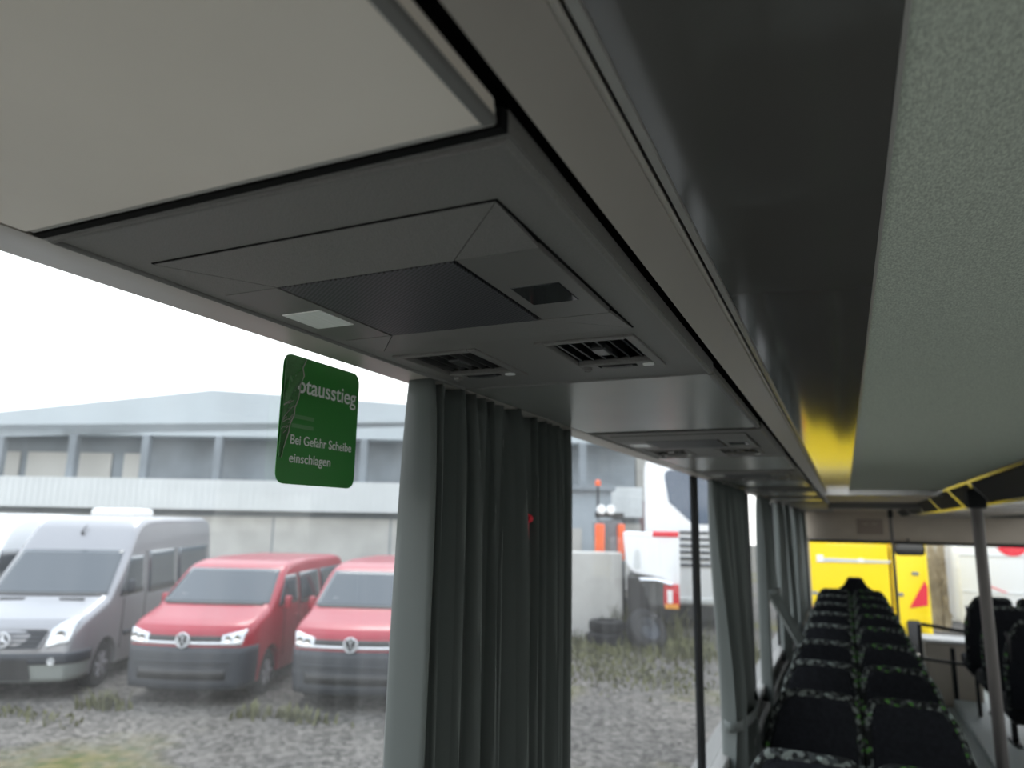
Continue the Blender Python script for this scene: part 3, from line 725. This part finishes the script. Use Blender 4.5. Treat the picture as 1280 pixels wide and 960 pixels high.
def red_van(label, loc, rz):
    t = thing('van', label, 'van', loc, rz, 'red vans parked in the yard')
    S = VanShape(4.9, 1.90, [(0, .62), (.015, .80), (.04, .92), (.09, 1.03), (.17, 1.10), (.30, 1.15), (.82, 1.29), (.90, 1.335), (1.56, 1.82), (1.72, 1.89), (2.0, 1.94), (2.6, 1.97), (4.4, 1.95), (4.7, 1.90), (4.84, 1.78), (4.9, 1.5)],
                 1.12, .13, [(.92, .40), (3.92, .40)])
    b = van_common(t, S, M['red_paint'], (.90, 1.57), [('front_side_window', (1.14, 2.05, 1.27, 1.73, .40)), ('side_window', (2.16, 3.20, 1.22, 1.74, 0)), ('side_window', (3.30, 4.55, 1.22, 1.74, .0))], [(.92,), (3.92,)])
    S.wrap(.24, .815, .96, .42, .016).build('bumper', M['bumper'], t, True, solid=.03)
    S.wrap(.37, .52, .56, .3, .03, 30, 2).build('air_intake', M['black'], t, True, solid=.02)
    S.wrap(.60, .62, .60, .3, .034, 24, 1).build('intake_lip', M['bumper'], t, True, solid=.02)
    S.wrap(.845, .965, .60, .3, .016, 30, 3).build('grille', M['black'], t, True, solid=.02)
    S.wrap(.852, .885, .64, .3, .026, 30, 1).build('chrome_strip', M['badge'], t, True, solid=.012)
    for sg in (1, -1):
        def hl(u, v):
            q = .44 + .26 * u; yl = .0
            x = sg * q / .7 * S.hw * .93; zlo, zhi = .845, .985 + .075 * u
            z = zlo + (zhi - zlo) * v; y = S.inv(z); x = sg * min(abs(x), S.width(y, z) * 1.0)
            return Vector((x, S.yy(x, y) - .022 + .05 * max(0, u - .8), z))
        h = MB().grid(hl, 10, 5).build('headlight', M['lamp_glass'], t, True, solid=.02)
        for k in (.3, .68):
            p = hl(k, .5); MB().lathe([(.045, 0), (.05, -.015), (.03, -.012), (0, -.004)], p + Vector((0, -.012, 0)), 'y', 16).build('lamp_ring', M['chrome'], h, True)
    emblem_vw(t, Vector((0, S.inv(.91) - .045, .91)))
    MB().lathe([(.10, 0), (.10, -.02), (0, -.022)], Vector((0, S.inv(.91) - .016, .91)), 'y', 24).build('emblem_backing', M['black'], t, True)
    mirror_pair(t, S, 1.30, 1.32, M['red_paint'])
    MB().box((-.62, 1.06, 1.42), (-.36, 1.062, 1.45)).build('dash_note', M['white_plastic'], t)
    for sg in (1, -1):
        b = MB()
        b.tube([S.side(y, z, sg, .003) for y, z in [(2.1, .5), (2.1, .8), (2.1, 1.2), (2.1, 1.76)]], .006, 5); b.tube([S.side(1.42, z, sg, .003) for z in (.5, .8, 1.1, 1.25)], .006, 5)
        b.tube([S.side(y, 1.16, sg, .003) for y in (2.9, 3.5, 4.2, 4.7)], .008, 5); b.build('door_seam', M['seam'], t, True)
        MB().tube([S.side(1.9, 1.06, sg, .012), S.side(2.04, 1.06, sg, .012)], .018, 8).build('door_handle', M['red_paint'], t, True)
    return t
def silver_van(label, loc, rz, paint, ac=True):
    t = thing('minibus', label, 'minibus', loc, rz)
    S = VanShape(5.9, 1.99, [(0, .62), (.02, .78), (.05, .90), (.10, 1.02), (.20, 1.12), (.40, 1.19), (.95, 1.36), (1.02, 1.40), (1.66, 2.05), (1.80, 2.22), (2.02, 2.46), (2.22, 2.58), (2.5, 2.64), (3.2, 2.66), (5.5, 2.64), (5.72, 2.58), (5.84, 2.4), (5.9, 2.0)],
                 1.2, .13, [(1.0, .42), (4.6, .42)], r=.14)
    van_common(t, S, paint, (1.02, 1.68), [('front_side_window', (1.32, 2.25, 1.34, 1.98, .38)), ('side_window', (2.45, 3.75, 1.30, 2.04, 0)), ('side_window', (3.85, 5.6, 1.30, 2.04, 0))], [(1.0,), (4.6,)], .34)
    S.wrap(.26, .66, .98, .5, .016).build('bumper', M['silver_bumper'], t, True, solid=.03)
    S.wrap(.50, .66, .99, .5, .024, 40, 3).build('bumper_insert', M['bumper'], t, True, solid=.02)
    pr = rounded([(-.46, .28), (.46, .28), (.38, .58), (-.38, .58)], .06)
    S.front(pr, .045, .02).build('lower_intake', M['black'], t)
    b = MB()
    pr = rounded([(-.48, .72), (.48, .72), (.60, .98), (-.60, .98)], .05)
    g_ = S.front(pr, .03, .05).build('grille', M['bumper'], t)
    b = MB()
    for k in range(4):
        z = .755 + k * .06; xx = .46 + .10 * k / 4; b.tube([Vector((x, S.yy(x, S.inv(z)) - .036, z)) for x in (-xx, 0, xx)], .009, 6)
    b.build('grille_bar', M['bumper'], g_, True)
    b = MB(); pr = rounded([(-.49, .71), (.49, .71), (.615, .99), (-.615, .99)], .05)
    b.tube([Vector((x, S.yy(x, S.inv(z)) - .028, z)) for x, z in pr], .014, 6, True); b.build('grille_surround', paint, t, True)
    for sg in (1, -1):
        pr = [(.56, .72), (.90, .78), (.86, 1.10), (.80, 1.16), (.66, 1.02)]
        def hl(u, v):
            x = .58 + .33 * u; zlo = .73 + .07 * u; zhi = .93 + .27 * u ** .7; z = zlo + (zhi - zlo) * v
            y = S.inv(z); xx = min(x, S.width(y, z)) * sg; return Vector((xx, S.yy(xx, y) - .02, z))
        h = MB().grid(hl, 10, 8).build('headlight', M['lamp_glass'], t, True, solid=.03)
        p = hl(.55, .45); MB().lathe([(.055, 0), (.06, -.015), (.04, -.012), (0, -.004)], p + Vector((0, -.012, 0)), 'y', 16).build('lamp_ring', M['chrome'], h, True)
        p = Vector((sg * .70, S.yy(.70, 0) - .035, .55)); MB().lathe([(.05, 0), (.055, -.015), (0, -.006)], p, 'y', 16).build('fog_lamp', M['lamp_glass'], t, True)
        b = MB(); b.box((sg * .46 - .19, .86, S.zt(.86) - .01), (sg * .46 + .19, .93, S.zt(.90) + .012), .01); b.build('hood_vent', M['black'], t)
        b = MB(); b.tube([S.side(2.36, z, sg, .003) for z in (.5, 1.0, 1.3, 2.05)], .007, 5); b.tube([S.side(1.5, z, sg, .003) for z in (.5, .9, 1.3)], .007, 5); b.build('door_seam', M['seam'], t, True)
        MB().tube([S.side(y, .72, sg, .004) for y in (1.6, 2.4, 3.4, 4.1)], .04, 6).build('rub_strip', M['bumper'], t, True)
    emblem_star(t, Vector((0, S.inv(.85) - .06, .85)))
    mirror_pair(t, S, 1.42, 1.50, M['bumper'], .15)
    MB().tube([S.top(1.9, 0, 0), S.top(1.9, 0, 0) + Vector((.0, -.03, .05)), S.top(1.9, 0, 0) + Vector((.01, .10, .17))], [.025, .018, .006], 6).build('aerial', M['black'], t, True)
    MB().box((-.70, 1.30, 1.615), (-.52, 1.304, 1.67)).build('dash_note', M['white_plastic'], t)
    if ac:
        b = MB(); b.box((-.42, 2.9, 2.62), (.42, 3.8, 2.80), .085, 4); b.build('roof_unit', M['white_plastic'], t, True)
    return t
M['silver_bumper'] = mat('grey_bumper_paint', (.19, .205, .19), .35, coat=.3)
red_van('red van with a grey bumper, beside the silver minibus', (-8.88, 7.98, 0), .362)
red_van('red van with a grey bumper, half hidden by the big curtain', (-6.55, 8.86, 0), .362)
silver_van('silver high roofed minibus parked beside the red vans', (-11.35, 6.95, 0), .50, M['silver_paint'])
silver_van('white high roofed minibus mostly outside the frame, beside the silver one', (-14.4, 6.6, 0), .50, M['white_paint'], False)
# ------------------------------------------------------------------ warehouse
D = 30.0
def wpt(px, py, d=D): return on_d(px, py, d)
def wz(py, px=250, d=D): return on_d(px, py, d).z
wh = thing('warehouse', 'long pale warehouse with a low gable behind the parked vans', 'warehouse', (0, 0, 0))
def wpoly(name, pts, m, depth=FW * .3, parent=wh): return MB().prism(pts, depth).build(name, m, parent)
xa, xb = -420, 800
pl, pr_, pa_ = wpt(xa, 600), wpt(xb, 600), wpt(265, 487)
def along(px, z, d=D):
    p = wpt(px, 600, d); return Vector((p.x, p.y, z))
ze, zd, zl, zc = wz(545), wz(600), wz(637), wz(645)
zL = wpt(xa, 556).z; zR = wpt(xb, 526).z
gp = [along(xa, ze), along(xb, ze), along(xb, zR), pa_, along(xa, zL)]
wpoly('gable_cladding', gp, M['clad_blue'], FW * 18)
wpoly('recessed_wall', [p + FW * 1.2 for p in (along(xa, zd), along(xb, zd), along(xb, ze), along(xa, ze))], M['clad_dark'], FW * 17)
for k in range(13):
    px = -380 + k * 92; wpoly('post', [along(px, zd), along(px + 9, zd), along(px + 9, ze), along(px, ze)], M['clad_dark'])
for a, c in ((-60, -2), (8, 62), (76, 118), (134, 160)):
    z0, z1 = zd, zd + (ze - zd) * .62
    wpoly('pale_opening', [p + FW * 1.1 for p in (along(a, z0), along(c, z0), along(c, z1), along(a, z1))], M['clad_cream'], FW * .05)
wpoly('ribbed_band', [p - FW * .5 for p in (along(xa, zl), along(xb, zl), along(xb, zd), along(xa, zd))], M['clad_light'], FW * 3)
b = MB()
for k in range(150):
    px = xa + 5 + k * 8; p = along(px, zl) - FW * .53; b.prism([p, p + LW * .09, p + LW * .09 + Vector((0, 0, zd - zl)), p + Vector((0, 0, zd - zl))], FW * .03)
o = b.build('band_rib', M['clad_light'], wh)
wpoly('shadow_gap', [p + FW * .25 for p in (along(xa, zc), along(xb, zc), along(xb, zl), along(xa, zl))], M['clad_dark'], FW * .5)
wpoly('concrete_wall', [along(xa, 0), along(xb, 0), along(xb, zc), along(xa, zc)], M['concrete'], FW * 3)
for px in (345, 490, 640, 200, 55): wpoly('wall_joint', [p - FW * .01 for p in (along(px, 0), along(px + 2, 0), along(px + 2, zc), along(px, zc))], M['clad_dark'], FW * .02)
# ------------------------------------------------------------------ yard things past the curtain
D2 = 17.5
c0, c1 = on_d(655, 700, D2), on_d(778, 700, D2); zt_ = on_d(715, 690, D2).z
t = tag(MB().prism([(c0.x, c0.y, 0), (c1.x, c1.y, 0), (c1.x, c1.y, zt_), (c0.x, c0.y, zt_)], FW * .6, .03).build('concrete_barrier', M['concrete']), 'pale concrete barrier wall behind the black tyres', 'barrier')
D3 = 21.0
q0, q1 = on_d(700, 607, D3), on_d(764, 607, D3)
t = thing('shed', 'dark grey flat roofed shed behind the concrete barrier', 'shed', (0, 0, 0))
MB().prism([(q0.x, q0.y, 0), (q1.x, q1.y, 0), (q1.x, q1.y, q1.z - .15), (q0.x, q0.y, q1.z - .15)], FW * 3).build('wall', mat('grey_shed_wall', (.30, .34, .37), .8), t)
MB().prism([Vector((q0.x, q0.y, q1.z - .15)) - FW * .2, Vector((q1.x, q1.y, q1.z - .15)) - FW * .2 + LW * .1, Vector((q1.x, q1.y, q1.z)) - FW * .2 + LW * .1, Vector((q0.x, q0.y, q1.z)) - FW * .2], FW * 3.4).build('roof', M['clad_dark'], t)
a0, a1 = on_d(706, 660, D3), on_d(727, 692, D3)
MB().prism([Vector((a0.x, a0.y, a1.z)) - FW * .03, Vector((a1.x, a1.y, a1.z)) - FW * .03, Vector((a1.x, a1.y, a0.z)) - FW * .03, Vector((a0.x, a0.y, a0.z)) - FW * .03], FW * .1).build('pale_door', M['clad_cream'], t)
# orange work machine
p0 = on_d(759, 700, 18.6)
t = thing('loader', 'orange work machine with two round lamps behind the barrier', 'machine', (p0.x, p0.y, 0), math.atan2(LW.y, LW.x))
u = 18.6 / 895
def lz(py): return on_d(759, py, 18.6).z
b = MB()
for a, c, y0_, y1_ in ((-14.5, -3.5, 655, 700), (13, 21, 655, 700)):
    b = MB(); b.box((a * u, -.12, lz(y1_)), (c * u, .12, lz(y0_)), .03); b.build('mast', M['orange'], t)
MB().box((-13 * u, -.14, lz(716)), (-6 * u, .10, lz(700)), .03).build('lower_arm', M['orange'], t)
MB().box((-4 * u, -.10, lz(702)), (3 * u, .10, lz(694)), .02).build('link', M['orange'], t)
MB().box((-12 * u, .1, lz(700)), (20 * u, 1.1, lz(650)), .06).build('cab', M['clad_dark'], t)
MB().box((-14 * u, .0, .35), (22 * u, 1.4, lz(700)), .06).build('chassis', M['bumper'], t)
MB().box((-13 * u, -.02, lz(642)), (20 * u, .16, lz(646)), .02).build('lamp_bar', M['black'], t)
for a in (-7, 4.5): MB().lathe([(.10, .06), (.12, 0), (.11, -.05), (0, -.065)], (a * u, -.06, lz(637)), 'y', 18).build('round_lamp', M['white_plastic'], t, True)
MB().lathe([(.07, 0), (.07, .12), (0, .16)], (-8 * u, .5, lz(606)), 'z', 14).build('beacon', M['orange'], t, True)
MB().tube([(-8 * u, .5, lz(650)), (-8 * u, .5, lz(606))], .03, 8).build('beacon_post', M['black'], t, True)
for x in (-11 * u, 19 * u): wheel(t, x, .5, .42, .3, 1)
# tyres lying by the barrier
def tyre(label, c, R, W, mtx):
    t = thing('tyre', label, 'tyre', c, 0, 'black tyres lying by the barrier'); t.rotation_euler = mtx
    MB().lathe([(R * .58, -W / 2), (R * .9, -W * .5), (R * .985, -W * .4), (R, -W * .2), (R, W * .2), (R * .985, W * .4), (R * .9, W * .5), (R * .58, W / 2), (R * .55, 0), (R * .58, -W / 2)], (0, 0, 0), 'z', 32).build('tread', M['rubber'], t, True)
    b = MB()
    for k in range(36):
        a = 2 * PI * k / 36; d = Vector((math.cos(a), math.sin(a), 0)); b.tube([d * R * 1.003 + Vector((0, 0, -W * .33)), d * R * 1.003 + Vector((0, 0, W * .33))], .012, 4)
    b.build('tread_rib', M['rubber'], t)
    return t
p = on_d(757, 812, 16.6); tyre('black tyre lying flat, lower of the pair by the barrier', (p.x, p.y, .16), .40, .32, (0, 0, 0))
tyre('black tyre lying flat on another tyre', (p.x + .02, p.y + .02, .446), .38, .24, (.0, .0, 0))
p = on_d(808, 812, 16.3); t = tyre('black tyre with rim leaning beside the flat tyres', (p.x, p.y, .40), .46, .30, (math.radians(58), 0, math.radians(52)))
MB().lathe([(.27, -.10), (.27, .12), (.22, .10), (.10, .02), (0, .03)], (0, 0, 0), 'z', 24).build('rim', M['bumper'], t, True)
# white coach at the edge of the second window
p0 = on_d(806, 700, 19.6)
t = thing('tour_bus', 'white coach with a dark window and black louvres past the second window', 'coach', (p0.x, p0.y, 0), math.atan2(LW.y, LW.x) - .26)
v = 19.6 / 895
def cz_(py): return on_d(845, py, 19.6).z
sec = rounded([(0, .62), (2.5, .62), (2.5, 4.6), (0.02, 4.6)], [.12, .12, .3, .55], 6)
MB().prism([(x, 0, z) for x, z in sec], (0, 9, 0), .05, 2).build('body', M['white_paint'], t, True)
wp = rounded([(24 * v, cz_(588)), (2.25, cz_(588)), (2.25, cz_(655)), (58 * v, cz_(655)), (30 * v, cz_(628))], [.2, .1, .1, .15, .2], 5)
MB().prism([(x, -.012, z) for x, z in wp], (0, .03, 0), .004).build('rear_window', mat('blue_black_coach_glass', (.05, .08, .13), .1, spec=.8), t)
for k in range(6): MB().box((42 * v, -.05, cz_(707 - k * 8)), (2.2, .01, cz_(703.5 - k * 8)), .008).build('louvre', M['bumper'], t)
MB().box((.1, -.06, .66), (2.4, .02, cz_(745)), .04).build('bumper', M['clad_light'], t)
MB().box((.05, .3, .25), (2.45, 8.6, .64)).build('underbody', M['black'], t)
for x in (.28, 2.22):
    for y in (2.2, 7.0): wheel(t, x, y, .48, .3, -1 if x < 1 else 1)
# white pickup tail
p0 = on_d(779, 735, 17.0)
t = thing('trailer', 'white vehicle tail with a red top edge and red lamp beside the coach', 'vehicle', (p0.x, p0.y, 0), math.atan2(LW.y, LW.x) - .2)
v2 = 17.0 / 895
def tz(py): return on_d(812, py, 17.0).z
bp = rounded([(0, tz(665)), (67 * v2, tz(668)), (67 * v2, tz(733)), (46 * v2, tz(722)), (12 * v2, tz(716)), (4 * v2, tz(705))], [.06, .05, .08, .1, .12, .1], 5)
MB().prism([(x, 0, z) for x, z in bp], (0, 1.9, 0), .03).build('body', M['white_paint'], t, True)
MB().box((36 * v2, -.02, tz(671)), (67 * v2, .4, tz(664)), .02).build('top_edge', M['red'], t)
pr = rounded([(12 * v2, tz(712)), (22 * v2, tz(712)), (20 * v2, tz(686)), (14 * v2, tz(688))], .08)
MB().prism([(x, -.012, z) for x, z in pr], (0, .02, 0)).build('arch_recess', M['clad_light'], t)
MB().tube([(20 * v2, -.04, tz(724)), (40 * v2, -.06, tz(724)), (58 * v2, -.06, tz(729))], .05, 8).build('chrome_bar', M['chrome'], t, True)
MB().box((48 * v2, -.05, tz(757)), (66 * v2, .2, tz(729)), .03).build('tail_lamp', M['tail_red'], t)
MB().box((52 * v2, -.06, tz(752)), (58 * v2, -.045, tz(736)), .004).build('reverse_lamp', M['white_plastic'], t)
MB().box((49 * v2, -.065, tz(759)), (65 * v2, -.05, tz(753)), .004).build('amber_lamp', M['plate_amber'], t)
MB().box((4 * v2, .3, .45), (62 * v2, 1.8, tz(720)), .04).build('chassis', M['black'], t)
for x in (.2, 1.0): wheel(t, x, 1.1, .36, .24, -1)
# pale building behind
D4 = 34.0
q0, q1 = on_d(796, 626, D4), on_d(870, 626, D4); zq = on_d(815, 560, D4).z
t = thing('cream_building', 'tall cream building behind the white coach', 'building', (0, 0, 0))
MB().prism([(q0.x, q0.y, q0.z), (q1.x, q1.y, q0.z), (q1.x, q1.y, zq), (q0.x, q0.y, zq)], FW * 6).build('upper_wall', M['clad_cream'], t)
MB().prism([(q0.x, q0.y, 0), (q1.x, q1.y, 0), (q1.x, q1.y, q0.z), (q0.x, q0.y, q0.z)], FW * 6).build('lower_wall', mat('maroon_grey_wall', (.22, .14, .14), .8), t)
# weeds: nobody could count them
def weeds(name, label, spots, seed):
    rnd = random.Random(seed); b = MB()
    for (cx, cy, sx, sy, n, h) in spots:
        for _ in range(n):
            x, y = cx + rnd.gauss(0, sx), cy + rnd.gauss(0, sy); a = rnd.random() * 6.28; hh = h * rnd.uniform(.4, 1.2); wv = rnd.uniform(.012, .03)
            d = Vector((math.cos(a), math.sin(a), 0)); q = Vector((-d.y, d.x, 0)); p = Vector((x, y, 0))
            v_ = [b.bm.verts.new(p - q * wv), b.bm.verts.new(p + q * wv), b.bm.verts.new(p + d * hh * .25 + q * wv * .6 + Vector((0, 0, hh * .7))), b.bm.verts.new(p + d * hh * .25 - q * wv * .6 + Vector((0, 0, hh * .7))), b.bm.verts.new(p + d * hh * .6 + Vector((0, 0, hh)))]
            b.bm.faces.new(v_[:4]); b.bm.faces.new((v_[3], v_[2], v_[4]))
    o = b.build(name, M['grass'], weld=False); return tag(o, label, 'weeds', None, 'stuff')
g1 = on_d(770, 800, 16.6); g2 = on_d(840, 790, 16.2); g3 = on_d(735, 830, 15.2); g4 = on_d(795, 745, 17.0); g5 = on_d(785, 850, 13.6)
weeds('weeds', 'green weeds growing round the tyres and the barrier', [(g1.x, g1.y, 1.2, .7, 900, .16), (g2.x, g2.y, 1.1, .7, 900, .25), (g3.x, g3.y, .9, .6, 700, .09), (g4.x, g4.y + .4, .5, .25, 380, .8), (g5.x, g5.y, 1.0, .6, 900, .08)], 5)
weeds('grass', 'low grass tufts at the bumpers of the parked vans', [(-9.75, 7.5, .2, .1, 110, .2), (-7.6, 8.1, .1, .1, 40, .16), (-6.9, 8.3, .35, .12, 130, .14), (-10.3, 6.7, .5, .15, 90, .08), (-11.0, 6.2, .4, .12, 100, .22)], 8)
# ------------------------------------------------------------------ ahead of the windscreen
Y1 = 18.0
t = thing('yellow_truck', 'bright yellow delivery truck parked ahead of the windscreen', 'truck', (0, 0, 0))
def yp(px, py, y=Y1): return on_y(px, py, y)
xl, xs_, xr = yp(1011, 700).x, yp(1112, 700).x, yp(1159, 700).x; ztop = yp(1060, 675).z
bx = rounded([(xl, .42), (xs_ - .02, .42), (xs_ - .02, ztop), (xl, ztop)], .05)
MB().prism([(x, Y1, z) for x, z in bx], (0, 2.2, 0), .03).build('cargo_box', M['yellow'], t, True)
cb = rounded([(xs_ + .02, .42), (xr, .42), (xr, ztop + .06), (xs_ + .02, ztop + .08)], [.05, .1, .12, .18], 6)
MB().prism([(x, Y1 + .02, z) for x, z in cb], (0, 2.1, 0), .04).build('cab', M['yellow'], t, True)
sl = [yp(a, c) for a, c in ((1026, 697), (1113, 701), (1113, 704), (1026, 702))]
MB().prism([(p.x, Y1 - .02, p.z) for p in sl], (0, .04, 0)).build('grey_stripe', M['clad_light'], t)
p = yp(1025, 698); MB().box((p.x - .07, Y1 - .03, p.z - .08), (p.x + .07, Y1, p.z + .08), .01).build('stripe_badge', M['white_plastic'], t)
p = yp(1076, 701); MB().box((p.x - .06, Y1 - .03, p.z - .04), (p.x + .06, Y1, p.z + .05), .01).build('stripe_badge', M['white_plastic'], t)
tr = [yp(a, c) for a, c in ((1137, 760), (1156, 726), (1160, 735), (1160, 757))]
MB().prism([(min(p.x, xr + .005), Y1 - .0, p.z) for p in tr], (0, .02, 0)).build('red_triangle', M['red'], t)
b = MB()
for k in range(4): p = yp(1132 + k * 6.5, 676); b.lathe([(.055, 0), (.055, -.05), (0, -.07)], (p.x, Y1 + .02, ztop + .04), 'y', 12)
b.build('marker_lamp', M['yellow'], t, True)
b = MB(); b.box((xl + .02, Y1 + .02, ztop), (xl + .42, Y1 + .25, ztop + .09), .03); b.build('roof_beacon', M['yellow'], t, True)
for x in (xl + .5, xr - .35): wheel(t, x, Y1 + .25, .42, .26, 1)
MB().box((xl + .1, Y1 + .1, .3), (xr - .1, Y1 + 2, .5)).build('underbody', M['black'], t)
for px, py in ((1018, 740), (1143, 716), (1124, 742)):
    p = yp(px, py); MB().box((p.x - .05, Y1 - .015, p.z - .05), (p.x + .08, Y1 + .03, p.z + .02), .01).build('door_catch', M['clad_dark'], t)
p = yp(1018, 762); MB().box((p.x - .06, Y1 - .02, p.z - .12), (p.x + .04, Y1 + .02, p.z + .08), .01).build('tail_lamp', M['red'], t)
# white truck with round red mark
Y2 = 20.0
t = thing('white_truck', 'white truck with a round red mark, seen through the windscreen', 'truck', (0, 0, 0))
xa_, xb_ = on_y(1197, 700, Y2).x, on_y(1197, 700, Y2).x + 7.0
zt2 = on_y(1240, 655, Y2).z
MB().prism([(x, Y2, z) for x, z in rounded([(xa_, .5), (xb_, .5), (xb_, zt2 + .3), (xa_, zt2 + .3)], .08)], (0, 2.4, 0), .03).build('box_body', M['white_paint'], t, True)
p = on_y(1264, 677, Y2)
dk = MB().lathe([(.33, .0), (.33, -.02), (0, -.021)], (p.x, Y2, p.z), 'y', 40).build('red_disc', M['red'], t)
b = MB(); b.prism([(p.x - .35, Y2 - .024, p.z - .05), (p.x - .25, Y2 - .024, p.z + .03), (p.x - .17, Y2 - .024, p.z - .07), (p.x - .27, Y2 - .024, p.z - .15)], (0, .02, 0)); b.build('white_slash', M['white_paint'], dk)
for zz in (695, 741): q = on_y(1240, zz, Y2); MB().box((xa_ + .05, Y2 - .02, q.z - .015), (xb_ - .05, Y2 + .01, q.z + .015), .004).build('body_rib', M['clad_light'], t)
q = [on_y(a, c, Y2) for a, c in ((1232, 730), (1262, 742), (1262, 743.5), (1232, 731.5))]
MB().prism([(k.x, Y2 - .012, k.z) for k in q], (0, .02, 0)).build('red_line', M['red'], t)
for x in (xa_ + .9, xa_ + 5.6): wheel(t, x, Y2 + .3, .48, .3, 1)
# dry bush
pb = on_y(1179, 790, 23.2)
t = thing('dry_bush', 'dry tan leafless bush between the yellow and the white truck', 'bush', (pb.x, 23.2, 0))
rnd = random.Random(11); b = MB(); b2 = MB()
for k in range(120):
    a = rnd.random() * 6.28; r0 = rnd.random() * .18; h = rnd.uniform(1.4, 2.9); sp = rnd.uniform(.05, .55)
    p = Vector((r0 * math.cos(a), r0 * math.sin(a), 0)); ps = []
    for j in range(7):
        q = j / 6; ps.append(p + Vector((math.cos(a) * sp * q ** 1.6 + rnd.gauss(0, .02), math.sin(a) * sp * q ** 1.6 + rnd.gauss(0, .02), h * q)))
    (b2 if k < 12 else b).tube(ps, [.022 * (1 - .6 * j / 6) for j in range(7)] if k >= 12 else [.05 * (1 - .6 * j / 6) for j in range(7)], 5)
    for j in (3, 4, 5):
        e = ps[j]; d = Vector((rnd.gauss(0, .16), rnd.gauss(0, .16), rnd.uniform(.1, .3))); b.tube([e, e + d], [.016, .006], 4)
b.build('twig', M['tan'], t, weld=False); b2.build('stem', M['tan'], t, weld=False)
q0, q1 = on_y(1100, 700, 25.5).x, on_y(1235, 700, 25.5).x
tag(MB().prism([(q0, 25.5, 0), (q1, 25.5, 0), (q1, 25.5, on_y(1180, 668, 25.5).z), (q0, 25.5, on_y(1180, 668, 25.5).z)], (0, .4, 0), .02).build('yard_fence', mat('pale_fence_boards', (.55, .52, .45), .8, var=.1, vscale=3), None), 'pale fence behind the dry bush', 'fence')
# ------------------------------------------------------------------ light
wd = bpy.data.worlds.new('overcast'); scene.world = wd; wd.use_nodes = True
nt = wd.node_tree; bg = nt.nodes['Background']; N = nt.nodes.new; K = nt.links.new
tc = N('ShaderNodeTexCoord'); sx = N('ShaderNodeSeparateXYZ'); K(tc.outputs['Generated'], sx.inputs[0])
rp = N('ShaderNodeValToRGB'); rp.color_ramp.elements[0].position = .0; rp.color_ramp.elements[1].position = .6
rp.color_ramp.elements[0].color = (1, .99, .97, 1); rp.color_ramp.elements[1].color = (.80, .88, 1, 1)
K(sx.outputs['Z'], rp.inputs['Fac']); K(rp.outputs['Color'], bg.inputs['Color']); bg.inputs['Strength'].default_value = 1.25
sd = bpy.data.lights.new('sun', 'SUN'); so = bpy.data.objects.new('sun', sd); COL.objects.link(so)
sd.energy = .7; sd.angle = math.radians(25); sd.color = (1, .97, .92)
so.rotation_euler = Vector((.35, -.45, -1)).to_track_quat('-Z', 'Y').to_euler()
vs = scene.view_settings; vs.view_transform = 'Standard'; vs.look = 'None'; vs.gamma = 1; vs.use_curve_mapping = False; vs.exposure = 1.28
scene.display_settings.display_device = 'sRGB'
cy = scene.cycles if hasattr(scene, 'cycles') else None
